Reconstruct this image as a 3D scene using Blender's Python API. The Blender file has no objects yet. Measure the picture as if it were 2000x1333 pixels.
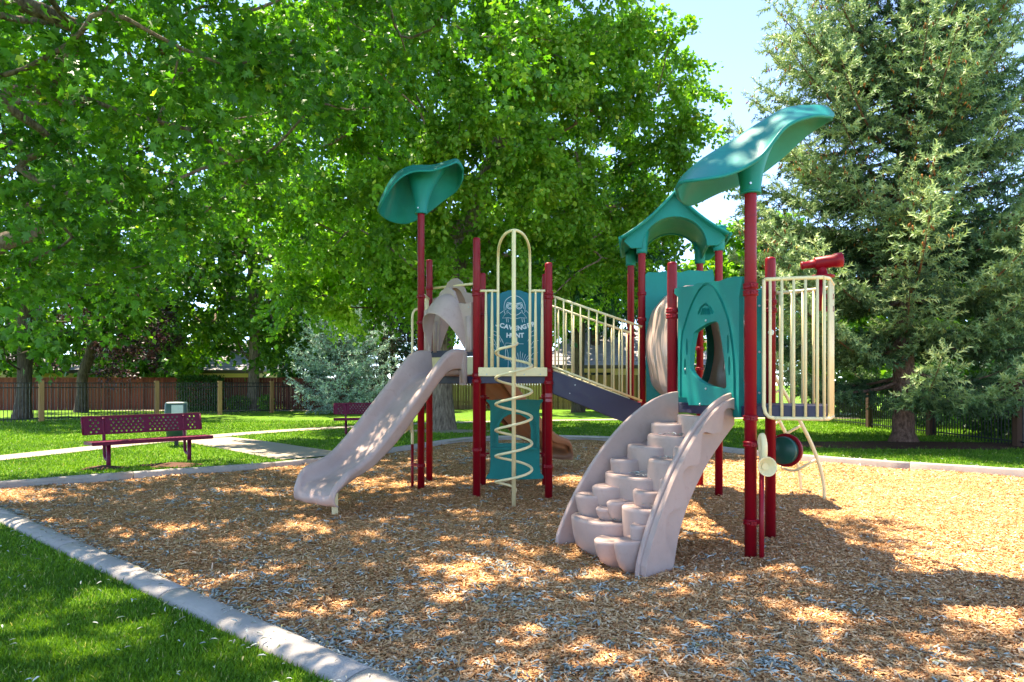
import bpy, bmesh, math, random
import numpy as np
from mathutils import Vector, Matrix
from mathutils.geometry import tessellate_polygon

# ------------------------------------------------------------------ camera, sky, sun, exposure
SC = bpy.context.scene
COL = SC.collection
F_PX, CX, HY, CAM_H = 1350.0, 1000.0, 748.0, 1.5     # focal length and horizon in photo pixels, eye height
cam_d = bpy.data.cameras.new("camera"); cam = bpy.data.objects.new("camera", cam_d); COL.objects.link(cam)
cam_d.sensor_width = 36.0; cam_d.lens = 36.0 * F_PX / 2000.0
cam_d.shift_y = (HY - 666.5) / 2000.0
cam_d.clip_start = 0.05; cam_d.clip_end = 2000
cam.location = (0, 0, CAM_H); cam.rotation_euler = (math.radians(90), 0, 0)
SC.camera = cam

LIGHT = Vector((0.306, -0.265, -1.0)).normalized()     # direction the sunlight travels
world = bpy.data.worlds.new("World"); SC.world = world; world.use_nodes = True
wn = world.node_tree.nodes; wl = world.node_tree.links
bgn = wn["Background"]; sky = wn.new("ShaderNodeTexSky"); sky.sky_type = 'NISHITA'; sky.sun_disc = False
sky.sun_elevation = math.asin(-LIGHT.z); sky.sun_rotation = math.atan2(-LIGHT.x, -LIGHT.y)
sky.air_density = 1.0; sky.dust_density = 0.0; sky.ozone_density = 1.5; sky.altitude = 7000
wl.new(sky.outputs[0], bgn.inputs[0]); bgn.inputs[1].default_value = 0.145
sun_d = bpy.data.lights.new("sun", 'SUN'); sun = bpy.data.objects.new("sun", sun_d); COL.objects.link(sun)
sun_d.energy = 2.9; sun_d.angle = math.radians(0.5); sun_d.color = (1.0, 0.94, 0.84)
sun.rotation_euler = LIGHT.to_track_quat('-Z', 'Y').to_euler(); sun.location = (-10, 10, 30)
SC.view_settings.view_transform = 'Standard'; SC.view_settings.look = 'None'
SC.view_settings.gamma = 1.0; SC.view_settings.exposure = 2.7
SC.view_settings.use_white_balance = True; SC.view_settings.white_balance_temperature = 7500
SC.cycles.max_bounces = 8; SC.cycles.transparent_max_bounces = 8
SC.cycles.diffuse_bounces = 4; SC.cycles.glossy_bounces = 3; SC.cycles.transmission_bounces = 6
SC.cycles.use_denoising = True
SC.cycles.sample_clamp_indirect = 6.0

rng = np.random.default_rng(7)
R = random.Random(11)

# ------------------------------------------------------------------ helpers
def lin(h):
    h = h.lstrip('#'); o = []
    for i in (0, 2, 4):
        c = int(h[i:i+2], 16) / 255
        o.append(c / 12.92 if c <= 0.04045 else ((c + 0.055) / 1.055) ** 2.4)
    return (o[0], o[1], o[2], 1.0)

def P(px, py, Y):
    """photo pixel at depth Y -> point"""
    return Vector(((px - CX) / F_PX * Y, Y, CAM_H - (py - HY) / F_PX * Y))

def G(px, py, z=0.0):
    """photo pixel on the level z -> point"""
    Y = (CAM_H - z) * F_PX / (py - HY)
    return Vector(((px - CX) / F_PX * Y, Y, z))

def plane_uz(p0, p1, px, py):
    """photo pixel on the vertical plane through p0, p1 -> (distance along, height)"""
    d = Vector((p1[0]-p0[0], p1[1]-p0[1])); L = d.length; d /= L
    n = Vector((-d.y, d.x)); r = Vector(((px - CX) / F_PX, 1.0))
    t = n.dot(Vector(p0[:2])) / n.dot(r)
    q = r * t
    return ((q - Vector(p0[:2])).dot(d), CAM_H - (py - HY) / F_PX * t)

def catmull(pts, n=6, closed=False):
    pts = [Vector(p) for p in pts]; out = []; m = len(pts)
    rngk = range(m if closed else m - 1)
    for i in rngk:
        if closed: a, b, c, d = pts[(i-1) % m], pts[i], pts[(i+1) % m], pts[(i+2) % m]
        else: a, b, c, d = pts[max(i-1, 0)], pts[i], pts[i+1], pts[min(i+2, m-1)]
        for k in range(n):
            t = k / n
            out.append(0.5 * ((2*b) + (c-a)*t + (2*a-5*b+4*c-d)*t*t + (3*b-3*c+d-a)*t**3))
    if not closed: out.append(pts[-1])
    return out

class MB:
    def __init__(s): s.v = []; s.f = []; s.sm = []
    def add(s, vs, fs, smooth=False):
        o = len(s.v); s.v += [tuple(x) for x in vs]
        s.f += [tuple(i + o for i in f) for f in fs]; s.sm += [smooth] * len(fs); return s
    def box(s, c, size, rot=None, ax=None):
        hx, hy, hz = size[0]/2, size[1]/2, size[2]/2
        vs = [Vector((x, y, z)) for x in (-hx, hx) for y in (-hy, hy) for z in (-hz, hz)]
        if rot: vs = [Matrix.Rotation(rot, 3, 'Z') @ v for v in vs]
        if ax: vs = [ax @ v for v in vs]
        c = Vector(c)
        return s.add([v + c for v in vs], [(0,1,3,2), (4,6,7,5), (0,4,5,1), (2,3,7,6), (0,2,6,4), (1,5,7,3)])
    def beam(s, a, b, w, h):
        """box with its top line from a to b"""
        a = Vector(a); b = Vector(b); d = (b - a); n = Vector((-d.y, d.x, 0)).normalized() * w / 2; k = Vector((0, 0, h))
        vs = [a-n-k, a-n, a+n-k, a+n, b-n-k, b-n, b+n-k, b+n]
        return s.add(vs, [(0,1,3,2), (4,6,7,5), (0,4,5,1), (2,3,7,6), (0,2,6,4), (1,5,7,3)])
    def tube(s, path, r, n=10, caps=True, closed=False, rf=None):
        path = [Vector(p) for p in path]; m = len(path); vs = []; up = None
        for i, p in enumerate(path):
            if closed: t = path[(i+1) % m] - path[i-1]
            else: t = path[min(i+1, m-1)] - path[max(i-1, 0)]
            t.normalize()
            if up is None:
                up = Vector((0, 0, 1)) if abs(t.z) < 0.9 else Vector((1, 0, 0))
            up = (up - t * up.dot(t))
            if up.length < 1e-5: up = t.orthogonal()
            up.normalize(); b = t.cross(up)
            rr = r if rf is None else rf(i / max(m-1, 1))
            for k in range(n):
                a = 2 * math.pi * k / n
                vs.append(p + (up * math.cos(a) + b * math.sin(a)) * rr)
        fs = [(i*n+k, i*n+(k+1) % n, ((i+1) % m)*n+(k+1) % n, ((i+1) % m)*n+k) for i in range(m if closed else m-1) for k in range(n)]
        s.add(vs, fs, True)
        if caps and not closed:
            o = len(s.v) - len(vs)
            s.f.append(tuple(o + k for k in range(n))[::-1]); s.f.append(tuple(o + (m-1)*n + k for k in range(n))); s.sm += [False, False]
        return s
    def lathe(s, prof, c=(0, 0, 0), n=20, axis=None, smooth=True):
        """prof: (radius, height) list; axis: direction of height"""
        c = Vector(c); q = Matrix.Identity(3) if axis is None else Vector((0, 0, 1)).rotation_difference(Vector(axis)).to_matrix()
        vs = [c + q @ Vector((r*math.cos(2*math.pi*k/n), r*math.sin(2*math.pi*k/n), z)) for r, z in prof for k in range(n)]
        fs = [(i*n+k, i*n+(k+1) % n, (i+1)*n+(k+1) % n, (i+1)*n+k) for i in range(len(prof)-1) for k in range(n)]
        s.add(vs, fs, smooth)
        o = len(s.v) - len(vs)
        s.f.append(tuple(o + k for k in range(n))[::-1]); s.f.append(tuple(o + (len(prof)-1)*n + k for k in range(n))); s.sm += [False, False]
        return s
    def grid(s, pts, smooth=True, closeu=False):
        """pts: list of rows of points"""
        nu, nv = len(pts), len(pts[0])
        fs = [(i*nv+j, i*nv+j+1, ((i+1) % nu)*nv+j+1, ((i+1) % nu)*nv+j) for i in range(nu if closeu else nu-1) for j in range(nv-1)]
        return s.add([p for r in pts for p in r], fs, smooth)
    def slab(s, outline, holes, fn, th):
        """polygon with holes in 2-D, fn(u, w, offset) -> point, extruded by th"""
        loops = [outline] + list(holes)
        flat = [p for l in loops for p in l]
        tris = tessellate_polygon([[Vector((p[0], p[1], 0)) for p in l] for l in loops])
        N = len(flat)
        vs = [fn(p[0], p[1], -th/2) for p in flat] + [fn(p[0], p[1], th/2) for p in flat]
        fs = [tuple(t) for t in tris] + [tuple(i + N for i in t)[::-1] for t in tris]
        o = 0
        for l in loops:
            m = len(l)
            fs += [(o+i, o+(i+1) % m, N+o+(i+1) % m, N+o+i) for i in range(m)]
            o += m
        return s.add(vs, fs)
    def mesh(s, name):
        me = bpy.data.meshes.new(name); me.from_pydata(s.v, [], s.f)
        me.polygons.foreach_set("use_smooth", s.sm); me.update()
        bm = bmesh.new(); bm.from_mesh(me); bmesh.ops.recalc_face_normals(bm, faces=bm.faces); bm.to_mesh(me); bm.free()
        return me
    def build(s, name, mat, parent=None, loc=None, label=None, bevel=0, subsurf=0, solid=0):
        return obj(name, s.mesh(name), mat, parent, loc, label, bevel, subsurf, solid)

def obj(name, me, mat=None, parent=None, loc=None, label=None, bevel=0, subsurf=0, solid=0):
    o = bpy.data.objects.new(name, me); COL.objects.link(o)
    if mat is not None and len(me.materials) == 0: me.materials.append(mat)
    if parent is not None: o.parent = parent
    if loc is not None: o.location = loc
    if label: o["label"] = label
    if solid:
        m = o.modifiers.new("thickness", 'SOLIDIFY'); m.thickness = solid; m.offset = 0
    if bevel:
        m = o.modifiers.new("edges", 'BEVEL'); m.width = bevel; m.segments = 2; m.limit_method = 'ANGLE'; m.angle_limit = math.radians(40)
    if subsurf:
        m = o.modifiers.new("smooth", 'SUBSURF'); m.levels = subsurf; m.render_levels = subsurf
    return o

def thing(name, label, cat, loc=(0, 0, 0), rotz=0, group=None):
    o = bpy.data.objects.new(name, None); COL.objects.link(o); o.empty_display_size = 0.2
    o.location = loc; o.rotation_euler = (0, 0, rotz); tag(o, label, cat, group); return o
def tag(o, label, cat, group=None):
    o["label"] = label; o["category"] = cat
    if group: o["group"] = group
    return o
def structure(o): o["kind"] = "structure"; return o
def stuff(o): o["kind"] = "stuff"; return o

def bulk(name, V, Fidx, nper, tint=None, mat=None, parent=None, loc=None, smooth=False):
    """V (n,3) vertices, Fidx flat loop indices, nper loops per face -> mesh object"""
    me = bpy.data.meshes.new(name); nf = len(Fidx) // nper
    me.vertices.add(len(V)); me.vertices.foreach_set("co", np.ascontiguousarray(V, dtype=np.float32).ravel())
    me.loops.add(len(Fidx)); me.loops.foreach_set("vertex_index", np.ascontiguousarray(Fidx, dtype=np.int32))
    me.polygons.add(nf); me.polygons.foreach_set("loop_start", np.arange(0, nf*nper, nper, dtype=np.int32))
    me.polygons.foreach_set("loop_total", np.full(nf, nper, dtype=np.int32))
    me.update(calc_edges=True)
    if tint is not None:
        a = me.attributes.new("tint", 'FLOAT', 'POINT'); a.data.foreach_set("value", np.ascontiguousarray(tint, dtype=np.float32))
    if smooth: me.polygons.foreach_set("use_smooth", np.ones(nf, dtype=bool))
    return obj(name, me, mat, parent, loc)

def unit(a): return a / np.maximum(np.linalg.norm(a, axis=1, keepdims=True), 1e-9)

def cards(pos, axis, nrm, size, tv, tf):
    """place a small template mesh (tv vertices, tf triangles) at each pos -> V, F"""
    a = unit(axis); n = nrm - a * np.sum(nrm*a, axis=1, keepdims=True); n = unit(n); b = np.cross(a, n)
    k = len(tv); tv = np.asarray(tv, float)
    if np.ndim(size) == 1: size = size[:, None, None]
    V = pos[:, None, :] + size * (tv[None, :, 0:1]*b[:, None, :] + tv[None, :, 1:2]*a[:, None, :] + tv[None, :, 2:3]*n[:, None, :])
    Fi = (np.asarray(tf)[None] + (np.arange(len(pos))*k)[:, None, None])
    return V.reshape(-1, 3), Fi.reshape(-1)

# ------------------------------------------------------------------ materials
def new_mat(name):
    m = bpy.data.materials.new(name); m.use_nodes = True; nt = m.node_tree
    return m, nt, nt.nodes["Principled BSDF"], nt.nodes["Material Output"]
def noise_node(nt, scale, detail=4, rough=0.55, vec=None):
    n = nt.nodes.new("ShaderNodeTexNoise"); n.inputs["Scale"].default_value = scale; n.inputs["Detail"].default_value = detail
    n.inputs["Roughness"].default_value = rough
    if vec is not None: nt.links.new(vec, n.inputs["Vector"])
    return n
def ramp_node(nt, fac, stops):
    r = nt.nodes.new("ShaderNodeValToRGB"); nt.links.new(fac, r.inputs[0]); e = r.color_ramp.elements
    while len(e) < len(stops): e.new(0.5)
    for x, (p, c) in zip(e, stops): x.position = p; x.color = c
    return r
def coords(nt, scale=None):
    t = nt.nodes.new("ShaderNodeNewGeometry"); out = t.outputs["Position"]
    if scale:
        m = nt.nodes.new("ShaderNodeMapping"); m.inputs["Scale"].default_value = scale; nt.links.new(out, m.inputs[0]); out = m.outputs[0]
    return out
def bump(nt, bs, h, strength, dist=0.01):
    b = nt.nodes.new("ShaderNodeBump"); b.inputs["Strength"].default_value = strength; b.inputs["Distance"].default_value = dist
    nt.links.new(h, b.inputs["Height"]); nt.links.new(b.outputs[0], bs.inputs["Normal"])

def plain(name, col, rough=0.45, var=0.12, scale=6, bmp=0.0, bscale=200, metal=0, spec=0.5, dirt=None, coat=0):
    """paint or moulded plastic: base colour with soft blotches, optional wear and fine relief"""
    m, nt, bs, out = new_mat(name)
    c = lin(col) if isinstance(col, str) else col
    pos = coords(nt); nz = noise_node(nt, scale, 6, 0.6, pos)
    lo = tuple(max(x*(1-var), 0) for x in c[:3]) + (1,); hi = tuple(min(x*(1+var), 1) for x in c[:3]) + (1,)
    st = [(0.25, lo), (0.75, hi)]
    r = ramp_node(nt, nz.outputs[0], st); last = r.outputs[0]
    if dirt:
        n2 = noise_node(nt, 14, 8, 0.7, pos); rr = ramp_node(nt, n2.outputs[0], [(0.55, (0,0,0,1)), (0.8, (1,1,1,1))])
        mx = nt.nodes.new("ShaderNodeMixRGB"); nt.links.new(rr.outputs[0], mx.inputs[0]); nt.links.new(last, mx.inputs[1]); mx.inputs[2].default_value = lin(dirt)
        last = mx.outputs[0]
    nt.links.new(last, bs.inputs["Base Color"])
    rn = ramp_node(nt, nz.outputs[0], [(0.3, (rough*0.8,)*3+(1,)), (0.7, (min(1, rough*1.2),)*3+(1,))]); nt.links.new(rn.outputs[0], bs.inputs["Roughness"])
    bs.inputs["Metallic"].default_value = metal; bs.inputs["Specular IOR Level"].default_value = spec
    if coat: bs.inputs["Coat Weight"].default_value = coat; bs.inputs["Coat Roughness"].default_value = 0.15
    if bmp: bump(nt, bs, noise_node(nt, bscale, 3, 0.6, pos).outputs[0], bmp, 0.004)
    return m

def leafy(name, stops, trans=0.45, tcol=(1.02, 1.30, 0.45), rough=0.42, spec=0.35):
    """leaf: tint attribute -> colour, light passes through the blade"""
    m, nt, bs, out = new_mat(name)
    at = nt.nodes.new("ShaderNodeAttribute"); at.attribute_name = "tint"
    r = ramp_node(nt, at.outputs["Fac"], [(p, lin(c)) for p, c in stops])
    nt.links.new(r.outputs[0], bs.inputs["Base Color"]); bs.inputs["Roughness"].default_value = rough; bs.inputs["Specular IOR Level"].default_value = spec
    mul = nt.nodes.new("ShaderNodeMixRGB"); mul.blend_type = 'MULTIPLY'; mul.inputs[0].default_value = 1; nt.links.new(r.outputs[0], mul.inputs[1]); mul.inputs[2].default_value = tcol + (1,)
    tr = nt.nodes.new("ShaderNodeBsdfTranslucent"); nt.links.new(mul.outputs[0], tr.inputs[0])
    mx = nt.nodes.new("ShaderNodeMixShader"); mx.inputs[0].default_value = trans
    nt.links.new(bs.outputs[0], mx.inputs[1]); nt.links.new(tr.outputs[0], mx.inputs[2]); nt.links.new(mx.outputs[0], out.inputs[0])
    return m

def tinted(name, stops, rough=0.8, spec=0.2, bmp=0):
    m, nt, bs, out = new_mat(name)
    at = nt.nodes.new("ShaderNodeAttribute"); at.attribute_name = "tint"
    r = ramp_node(nt, at.outputs["Fac"], [(p, lin(c)) for p, c in stops])
    nt.links.new(r.outputs[0], bs.inputs["Base Color"]); bs.inputs["Roughness"].default_value = rough; bs.inputs["Specular IOR Level"].default_value = spec
    return m

def bark(name, c0, c1, sz=(9, 9, 1.6)):
    m, nt, bs, out = new_mat(name); pos = coords(nt, sz); n = noise_node(nt, 2.2, 8, 0.65, pos)
    r = ramp_node(nt, n.outputs[0], [(0.32, lin(c0)), (0.68, lin(c1))]); nt.links.new(r.outputs[0], bs.inputs["Base Color"])
    bs.inputs["Roughness"].default_value = 0.9; bs.inputs["Specular IOR Level"].default_value = 0.15; bump(nt, bs, n.outputs[0], 1.0, 0.06); return m

def wood(name, c0, c1):
    m, nt, bs, out = new_mat(name)
    oi = nt.nodes.new("ShaderNodeObjectInfo"); pos = coords(nt, (14, 14, 0.8)); n = noise_node(nt, 3, 6, 0.6, pos)
    ad = nt.nodes.new("ShaderNodeMath"); ad.operation = 'MULTIPLY_ADD'; nt.links.new(oi.outputs["Random"], ad.inputs[0]); ad.inputs[1].default_value = 0.5; nt.links.new(n.outputs[0], ad.inputs[2])
    r = ramp_node(nt, ad.outputs[0], [(0.35, lin(c0)), (1.0, lin(c1))]); nt.links.new(r.outputs[0], bs.inputs["Base Color"]); bs.inputs["Roughness"].default_value = 0.85
    bs.inputs["Specular IOR Level"].default_value = 0.2
    bump(nt, bs, n.outputs[0], 0.4, 0.01); return m

M = {}
M['red'] = plain('red_powder_coat', '#86091a', 0.4, 0.10, 3, 0, spec=0.25, dirt='#6a1420')
M['teal'] = plain('teal_plastic', '#007c74', 0.42, 0.16, 2.5, 0.05, 300, spec=0.2, dirt='#0b857c')
M['sky_teal'] = plain('teal_plastic_board', '#046c76', 0.5, 0.10, 5, 0.05, 300, spec=0.25)
M['cream'] = plain('cream_powder_coat', '#e6d3a0', 0.38, 0.07, 5, 0, spec=0.4, dirt='#cdb988')
M['taupe'] = plain('taupe_plastic', '#b0978c', 0.48, 0.14, 3, 0.12, 260, spec=0.25, dirt='#a3867c')
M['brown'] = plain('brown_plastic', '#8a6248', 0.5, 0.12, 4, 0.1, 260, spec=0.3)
M['navy'] = plain('navy_vinyl', '#2b2942', 0.5, 0.12, 8, 0.1, 300)
M['bolt'] = plain('zinc', '#b9b9b9', 0.35, 0.1, 20, metal=0.9)
M['white'] = plain('white_engraving', '#e4ece8', 0.6, 0.05, 20)
M['bench'] = plain('maroon_plastisol', '#640a30', 0.45, 0.14, 8, 0.1, 200, spec=0.25)
M['iron'] = plain('black_iron', '#17181a', 0.45, 0.2, 20)
M['can'] = plain('green_plastic_bin', '#2f4a46', 0.45, 0.15, 10)
M['canlid'] = plain('grey_bin_liner', '#aeb6b4', 0.4, 0.1, 10)
M['concrete'] = plain('concrete', '#a49b92', 0.85, 0.16, 3, 0.6, 120, spec=0.2, dirt='#857b72')
M['pathc'] = plain('path_concrete', '#9d907e', 0.9, 0.14, 1.3, 0.3, 60, spec=0.2, dirt='#877a66')
M['soil'] = plain('soil', '#5c4034', 0.95, 0.35, 3, 0.8, 30, spec=0.1)
M['red_wood'] = wood('red_stained_boards', '#4a2219', '#7c4234')
M['tan_wood'] = wood('weathered_cedar', '#54402a', '#94744c')
M['post_wood'] = wood('pine_post', '#8a6440', '#b98d5e')
M['dark_wood'] = wood('dark_post', '#3c2a22', '#5c4336')
M['maple_bark'] = bark('maple_bark', '#4d4037', '#a08e7c')
M['spruce_bark'] = bark('spruce_bark', '#4a342c', '#8a6c5c', (7, 7, 4))
M['dark_bark'] = bark('dark_bark', '#352b25', '#6e5f52')
M['stucco'] = plain('cream_stucco', '#d9c08a', 0.9, 0.06, 1, 0.2, 80, spec=0.1)
M['stucco2'] = plain('pale_siding', '#cfc6b4', 0.9, 0.06, 1, 0.2, 80, spec=0.1)
M['roof'] = plain('pale_shingles', '#9a9696', 0.9, 0.15, 4, 0.6, 30, spec=0.15)
M['trim'] = plain('tan_trim', '#c4a86c', 0.7, 0.05, 3)
M['gutter'] = plain('dark_fascia', '#4b4238', 0.6, 0.1, 3)
M['glass'] = plain('window_glass', '#1c2628', 0.06, 0.1, 2, spec=0.8)
M['leaf'] = leafy('maple_leaf', [(0, '#2a561c'), (0.45, '#4f8228'), (0.8, '#78a634'), (1, '#b8ca48')], 0.5)
M['leaf_mid'] = leafy('maple_leaf_sunny', [(0, '#42702a'), (0.5, '#74a236'), (0.9, '#a4c250'), (1, '#ccd66c')], 0.5)
M['leaf_far'] = leafy('background_leaf', [(0, '#305822'), (0.5, '#56822c'), (1, '#94b244')], 0.42)
M['leaf_dark'] = leafy('dark_background_leaf', [(0, '#1d3a24'), (0.5, '#2f5a34'), (1, '#5d8442')], 0.35)
M['leaf_plum'] = leafy('plum_leaf', [(0, '#2a1a1e'), (0.6, '#46303a'), (1, '#6e5450')], 0.25, (1.15, 0.85, 0.75))
M['leaf_hedge'] = leafy('hedge_leaf', [(0, '#1d3d16'), (0.6, '#36601f'), (1, '#6a8a30')], 0.3)
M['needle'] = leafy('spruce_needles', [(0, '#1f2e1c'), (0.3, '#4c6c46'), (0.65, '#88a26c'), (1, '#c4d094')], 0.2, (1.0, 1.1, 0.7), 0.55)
M['needle_blue'] = leafy('blue_spruce_needles', [(0, '#4c6660'), (0.5, '#8eaa9e'), (1, '#c4d6c6')], 0.2, (1.0, 1.1, 0.8), 0.55)
M['needle_dark'] = leafy('dark_conifer_needles', [(0, '#16241d'), (0.5, '#2c4437'), (1, '#4c6a50')], 0.2, (1.0, 1.1, 0.7), 0.55)
M['cone'] = tinted('spruce_cones', [(0, '#5e3a1e'), (1, '#a5713c')])
M['blade'] = leafy('grass_blade', [(0, '#3a6018'), (0.5, '#648e22'), (0.95, '#94b63a'), (1, '#bdb678')], 0.35, (1.2, 1.25, 0.6), 0.5, 0.25)
M['chip'] = tinted('wood_chip', [(0, '#6a4229'), (0.15, '#a56c42'), (0.5, '#d29e6a'), (0.85, '#e4be92'), (1, '#f0dcc0')], 0.85, 0.15)
M['litter'] = tinted('dry_grey_leaf', [(0, '#6c6f66'), (0.5, '#a6aa9e'), (0.9, '#d2d4c8'), (1, '#a39c68')], 0.6, 0.3)

def lawn_mat():
    m, nt, bs, out = new_mat('lawn_turf'); pos = coords(nt)
    a = noise_node(nt, 0.35, 3, 0.5, pos); b = noise_node(nt, 60, 6, 0.7, pos)
    mp = coords(nt, (90, 30, 90)); c = noise_node(nt, 1.0, 4, 0.7, mp)
    mx = nt.nodes.new("ShaderNodeMath"); mx.operation = 'MULTIPLY_ADD'; nt.links.new(b.outputs[0], mx.inputs[0]); mx.inputs[1].default_value = 0.6
    sc = nt.nodes.new("ShaderNodeMath"); sc.operation = 'MULTIPLY'; nt.links.new(a.outputs[0], sc.inputs[0]); sc.inputs[1].default_value = 0.4
    nt.links.new(sc.outputs[0], mx.inputs[2])
    r = ramp_node(nt, mx.outputs[0], [(0.32, lin('#3e6216')), (0.52, lin('#658f20')), (0.72, lin('#8cb232'))])
    nt.links.new(r.outputs[0], bs.inputs["Base Color"]); bs.inputs["Roughness"].default_value = 0.8; bs.inputs["Specular IOR Level"].default_value = 0.15
    bump(nt, bs, c.outputs[0], 1.0, 0.05); return m
def mulch_mat():
    m, nt, bs, out = new_mat('wood_chip_mulch')
    pos = coords(nt, (48, 105, 60)); v = nt.nodes.new("ShaderNodeTexVoronoi"); v.inputs["Scale"].default_value = 1.0; nt.links.new(pos, v.inputs["Vector"])
    sep = nt.nodes.new("ShaderNodeSeparateColor"); nt.links.new(v.outputs["Color"], sep.inputs[0])
    r = ramp_node(nt, sep.outputs[0], [(0.0, lin('#57361f')), (0.25, lin('#8f6238')), (0.6, lin('#bf8d52')), (0.95, lin('#dcb684'))])
    nt.links.new(r.outputs[0], bs.inputs["Base Color"]); bs.inputs["Roughness"].default_value = 0.9; bs.inputs["Specular IOR Level"].default_value = 0.15
    bump(nt, bs, sep.outputs[1], 0.8, 0.02); return m
M['lawn'] = lawn_mat(); M['mulch'] = mulch_mat()
# ------------------------------------------------------------------ ground: lawn, mulch bed, kerb, path
LAWN_Z = 0.06
def near_kerb(t): return Vector((-5.76 + 0.757*t, 7.78 - 0.653*t, 0))
MULCH = [Vector(p) for p in [(-7.60, 9.37), (-5.9, 10.75), (-4.4, 11.85), (-3.55, 12.75), (-2.95, 13.8), (-2.3, 15.3), (-1.65, 16.7), (-0.99, 17.75), (0.1, 18.25),
         (1.27, 18.3), (2.63, 17.8), (3.6, 16.6), (4.48, 15.1), (5.55, 13.4), (6.8, 12.2), (8.24, 11.1), (10.2, 9.6), (12.6, 7.6), (14.5, 4.0), (13.0, -2.0), (8.0, -4.1), (4.0, -0.64)]]
MULCH_NP = np.array([(p.x, p.y) for p in MULCH])
def inside(poly, x, y):
    r = np.zeros(len(x), bool); n = len(poly); j = n - 1
    for i in range(n):
        xi, yi = poly[i]; xj, yj = poly[j]
        c = ((yi > y) != (yj > y)) & (x < (xj - xi)*(y - yi)/(yj - yi + 1e-12) + xi); r ^= c; j = i
    return r
def seg_dist(poly, x, y, closed=True):
    d = np.full(len(x), 1e9); n = len(poly)
    for i in range(n if closed else n - 1):
        a = np.array(poly[i]); b = np.array(poly[(i+1) % n]); ab = b - a
        t = np.clip(((x-a[0])*ab[0] + (y-a[1])*ab[1]) / (ab @ ab), 0, 1)
        d = np.minimum(d, np.hypot(x - a[0] - t*ab[0], y - a[1] - t*ab[1]))
    return d

b = MB(); S = 240.0
b_out = [(-S, -60), (S, -60), (S, 400), (-S, 400)]
tris = tessellate_polygon([[Vector((x, y, 0)) for x, y in b_out], [Vector((p.x, p.y, 0)) for p in MULCH]])
allp = b_out + [(p.x, p.y) for p in MULCH]
b.add([(x, y, LAWN_Z) for x, y in allp], [t for t in tris])
structure(b.build('lawn', M['lawn']))

def mulch_h(x, y):
    return (0.024*np.sin(x*2.1+0.6*np.sin(y*1.7)) * np.sin(y*1.9+0.8*np.sin(x*1.3)) + 0.008*np.sin(x*5.3+y*3.1)*np.sin(y*6.1-x*2.2) - 0.05*np.exp(-((x+2.35)**2+(y-7.45)**2)/0.30) + 0.02*np.exp(-((x+2.9)**2+(y-6.8)**2)/0.2) - 0.04*np.exp(-((x-0.5)**2+(y-5.7)**2)/0.2) - 0.03*np.exp(-((x-0.0)**2+(y-8.4)**2)/0.3))
xs = np.linspace(-9, 15.5, 90); ys = np.linspace(-5, 19.5, 90); gx, gy = np.meshgrid(xs, ys)
gz = mulch_h(gx, gy); V = np.stack([gx, gy, gz], -1).reshape(-1, 3)
ii = (np.arange(89)[:, None]*90 + np.arange(89)[None]).ravel(); Fq = np.stack([ii, ii+1, ii+91, ii+90], 1).ravel()
structure(bulk('mulch_bed', V, Fq, 4, None, M['mulch'], smooth=True))

# concrete kerb round the bed, poured in lengths with joints
kerb = bpy.data.objects.new('kerb', None); COL.objects.link(kerb); structure(kerb)
def kerb_len(pts, w=0.19, seed=0):
    """one length of kerb along pts (inner edge), outer side to the right of travel"""
    prof = [(0.0, -0.12), (0.0, 0.085), (0.012, 0.105), (0.05, 0.112), (w*0.6, 0.108), (w-0.04, 0.10), (w-0.01, 0.085), (w, 0.06), (w, -0.12)]
    mb = MB(); rows = []; rr = random.Random(seed)
    for i, p in enumerate(pts):
        t = (pts[min(i+1, len(pts)-1)] - pts[max(i-1, 0)]).normalized(); n = Vector((-t.y, t.x, 0))
        wob = rr.uniform(-0.004, 0.004)
        rows.append([Vector((p.x, p.y, 0)) + n*(o) + Vector((0, 0, z + wob)) for o, z in prof])
    mb.grid(rows, True); n = len(prof)
    mb.f.append(tuple(range(n))); mb.f.append(tuple(len(mb.v)-n+k for k in range(n))[::-1]); mb.sm += [False, False]
    return mb
dense = []
loop = MULCH + [MULCH[0]]
pts_smooth = catmull(loop[0:1] + loop[1:19], 4)
nearp = [near_kerb(t) for t in np.arange(-2.43, 13.0, 0.3)]
def lengths(path, seg, seed):
    d = [0.0]
    for a, c in zip(path, path[1:]): d.append(d[-1] + (c-a).length)
    def at(s):
        for i in range(len(d)-1):
            if d[i+1] >= s: return path[i].lerp(path[i+1], (s-d[i])/max(d[i+1]-d[i], 1e-6))
        return path[-1]
    s = 0; k = 0
    while s < d[-1] - 0.05:
        e = min(s + seg, d[-1]); m = max(3, int((e-s)/0.3)); g = 0.005
        kerb_len([at(s+g + (e-s-2*g)*i/m) for i in range(m+1)], 0.19, seed+k).build('segment', M['concrete'], kerb)
        s = e; k += 1
lengths([Vector((p.x, p.y, 0)) for p in pts_smooth], 2.2, 10)
nk = [Vector((p.x, p.y, 0)) for p in nearp][::-1]
lengths(nk, 2.05, 60)
# lawn side of the near kerb lies left of travel when walked from the right end: bed edge = nk line

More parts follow.
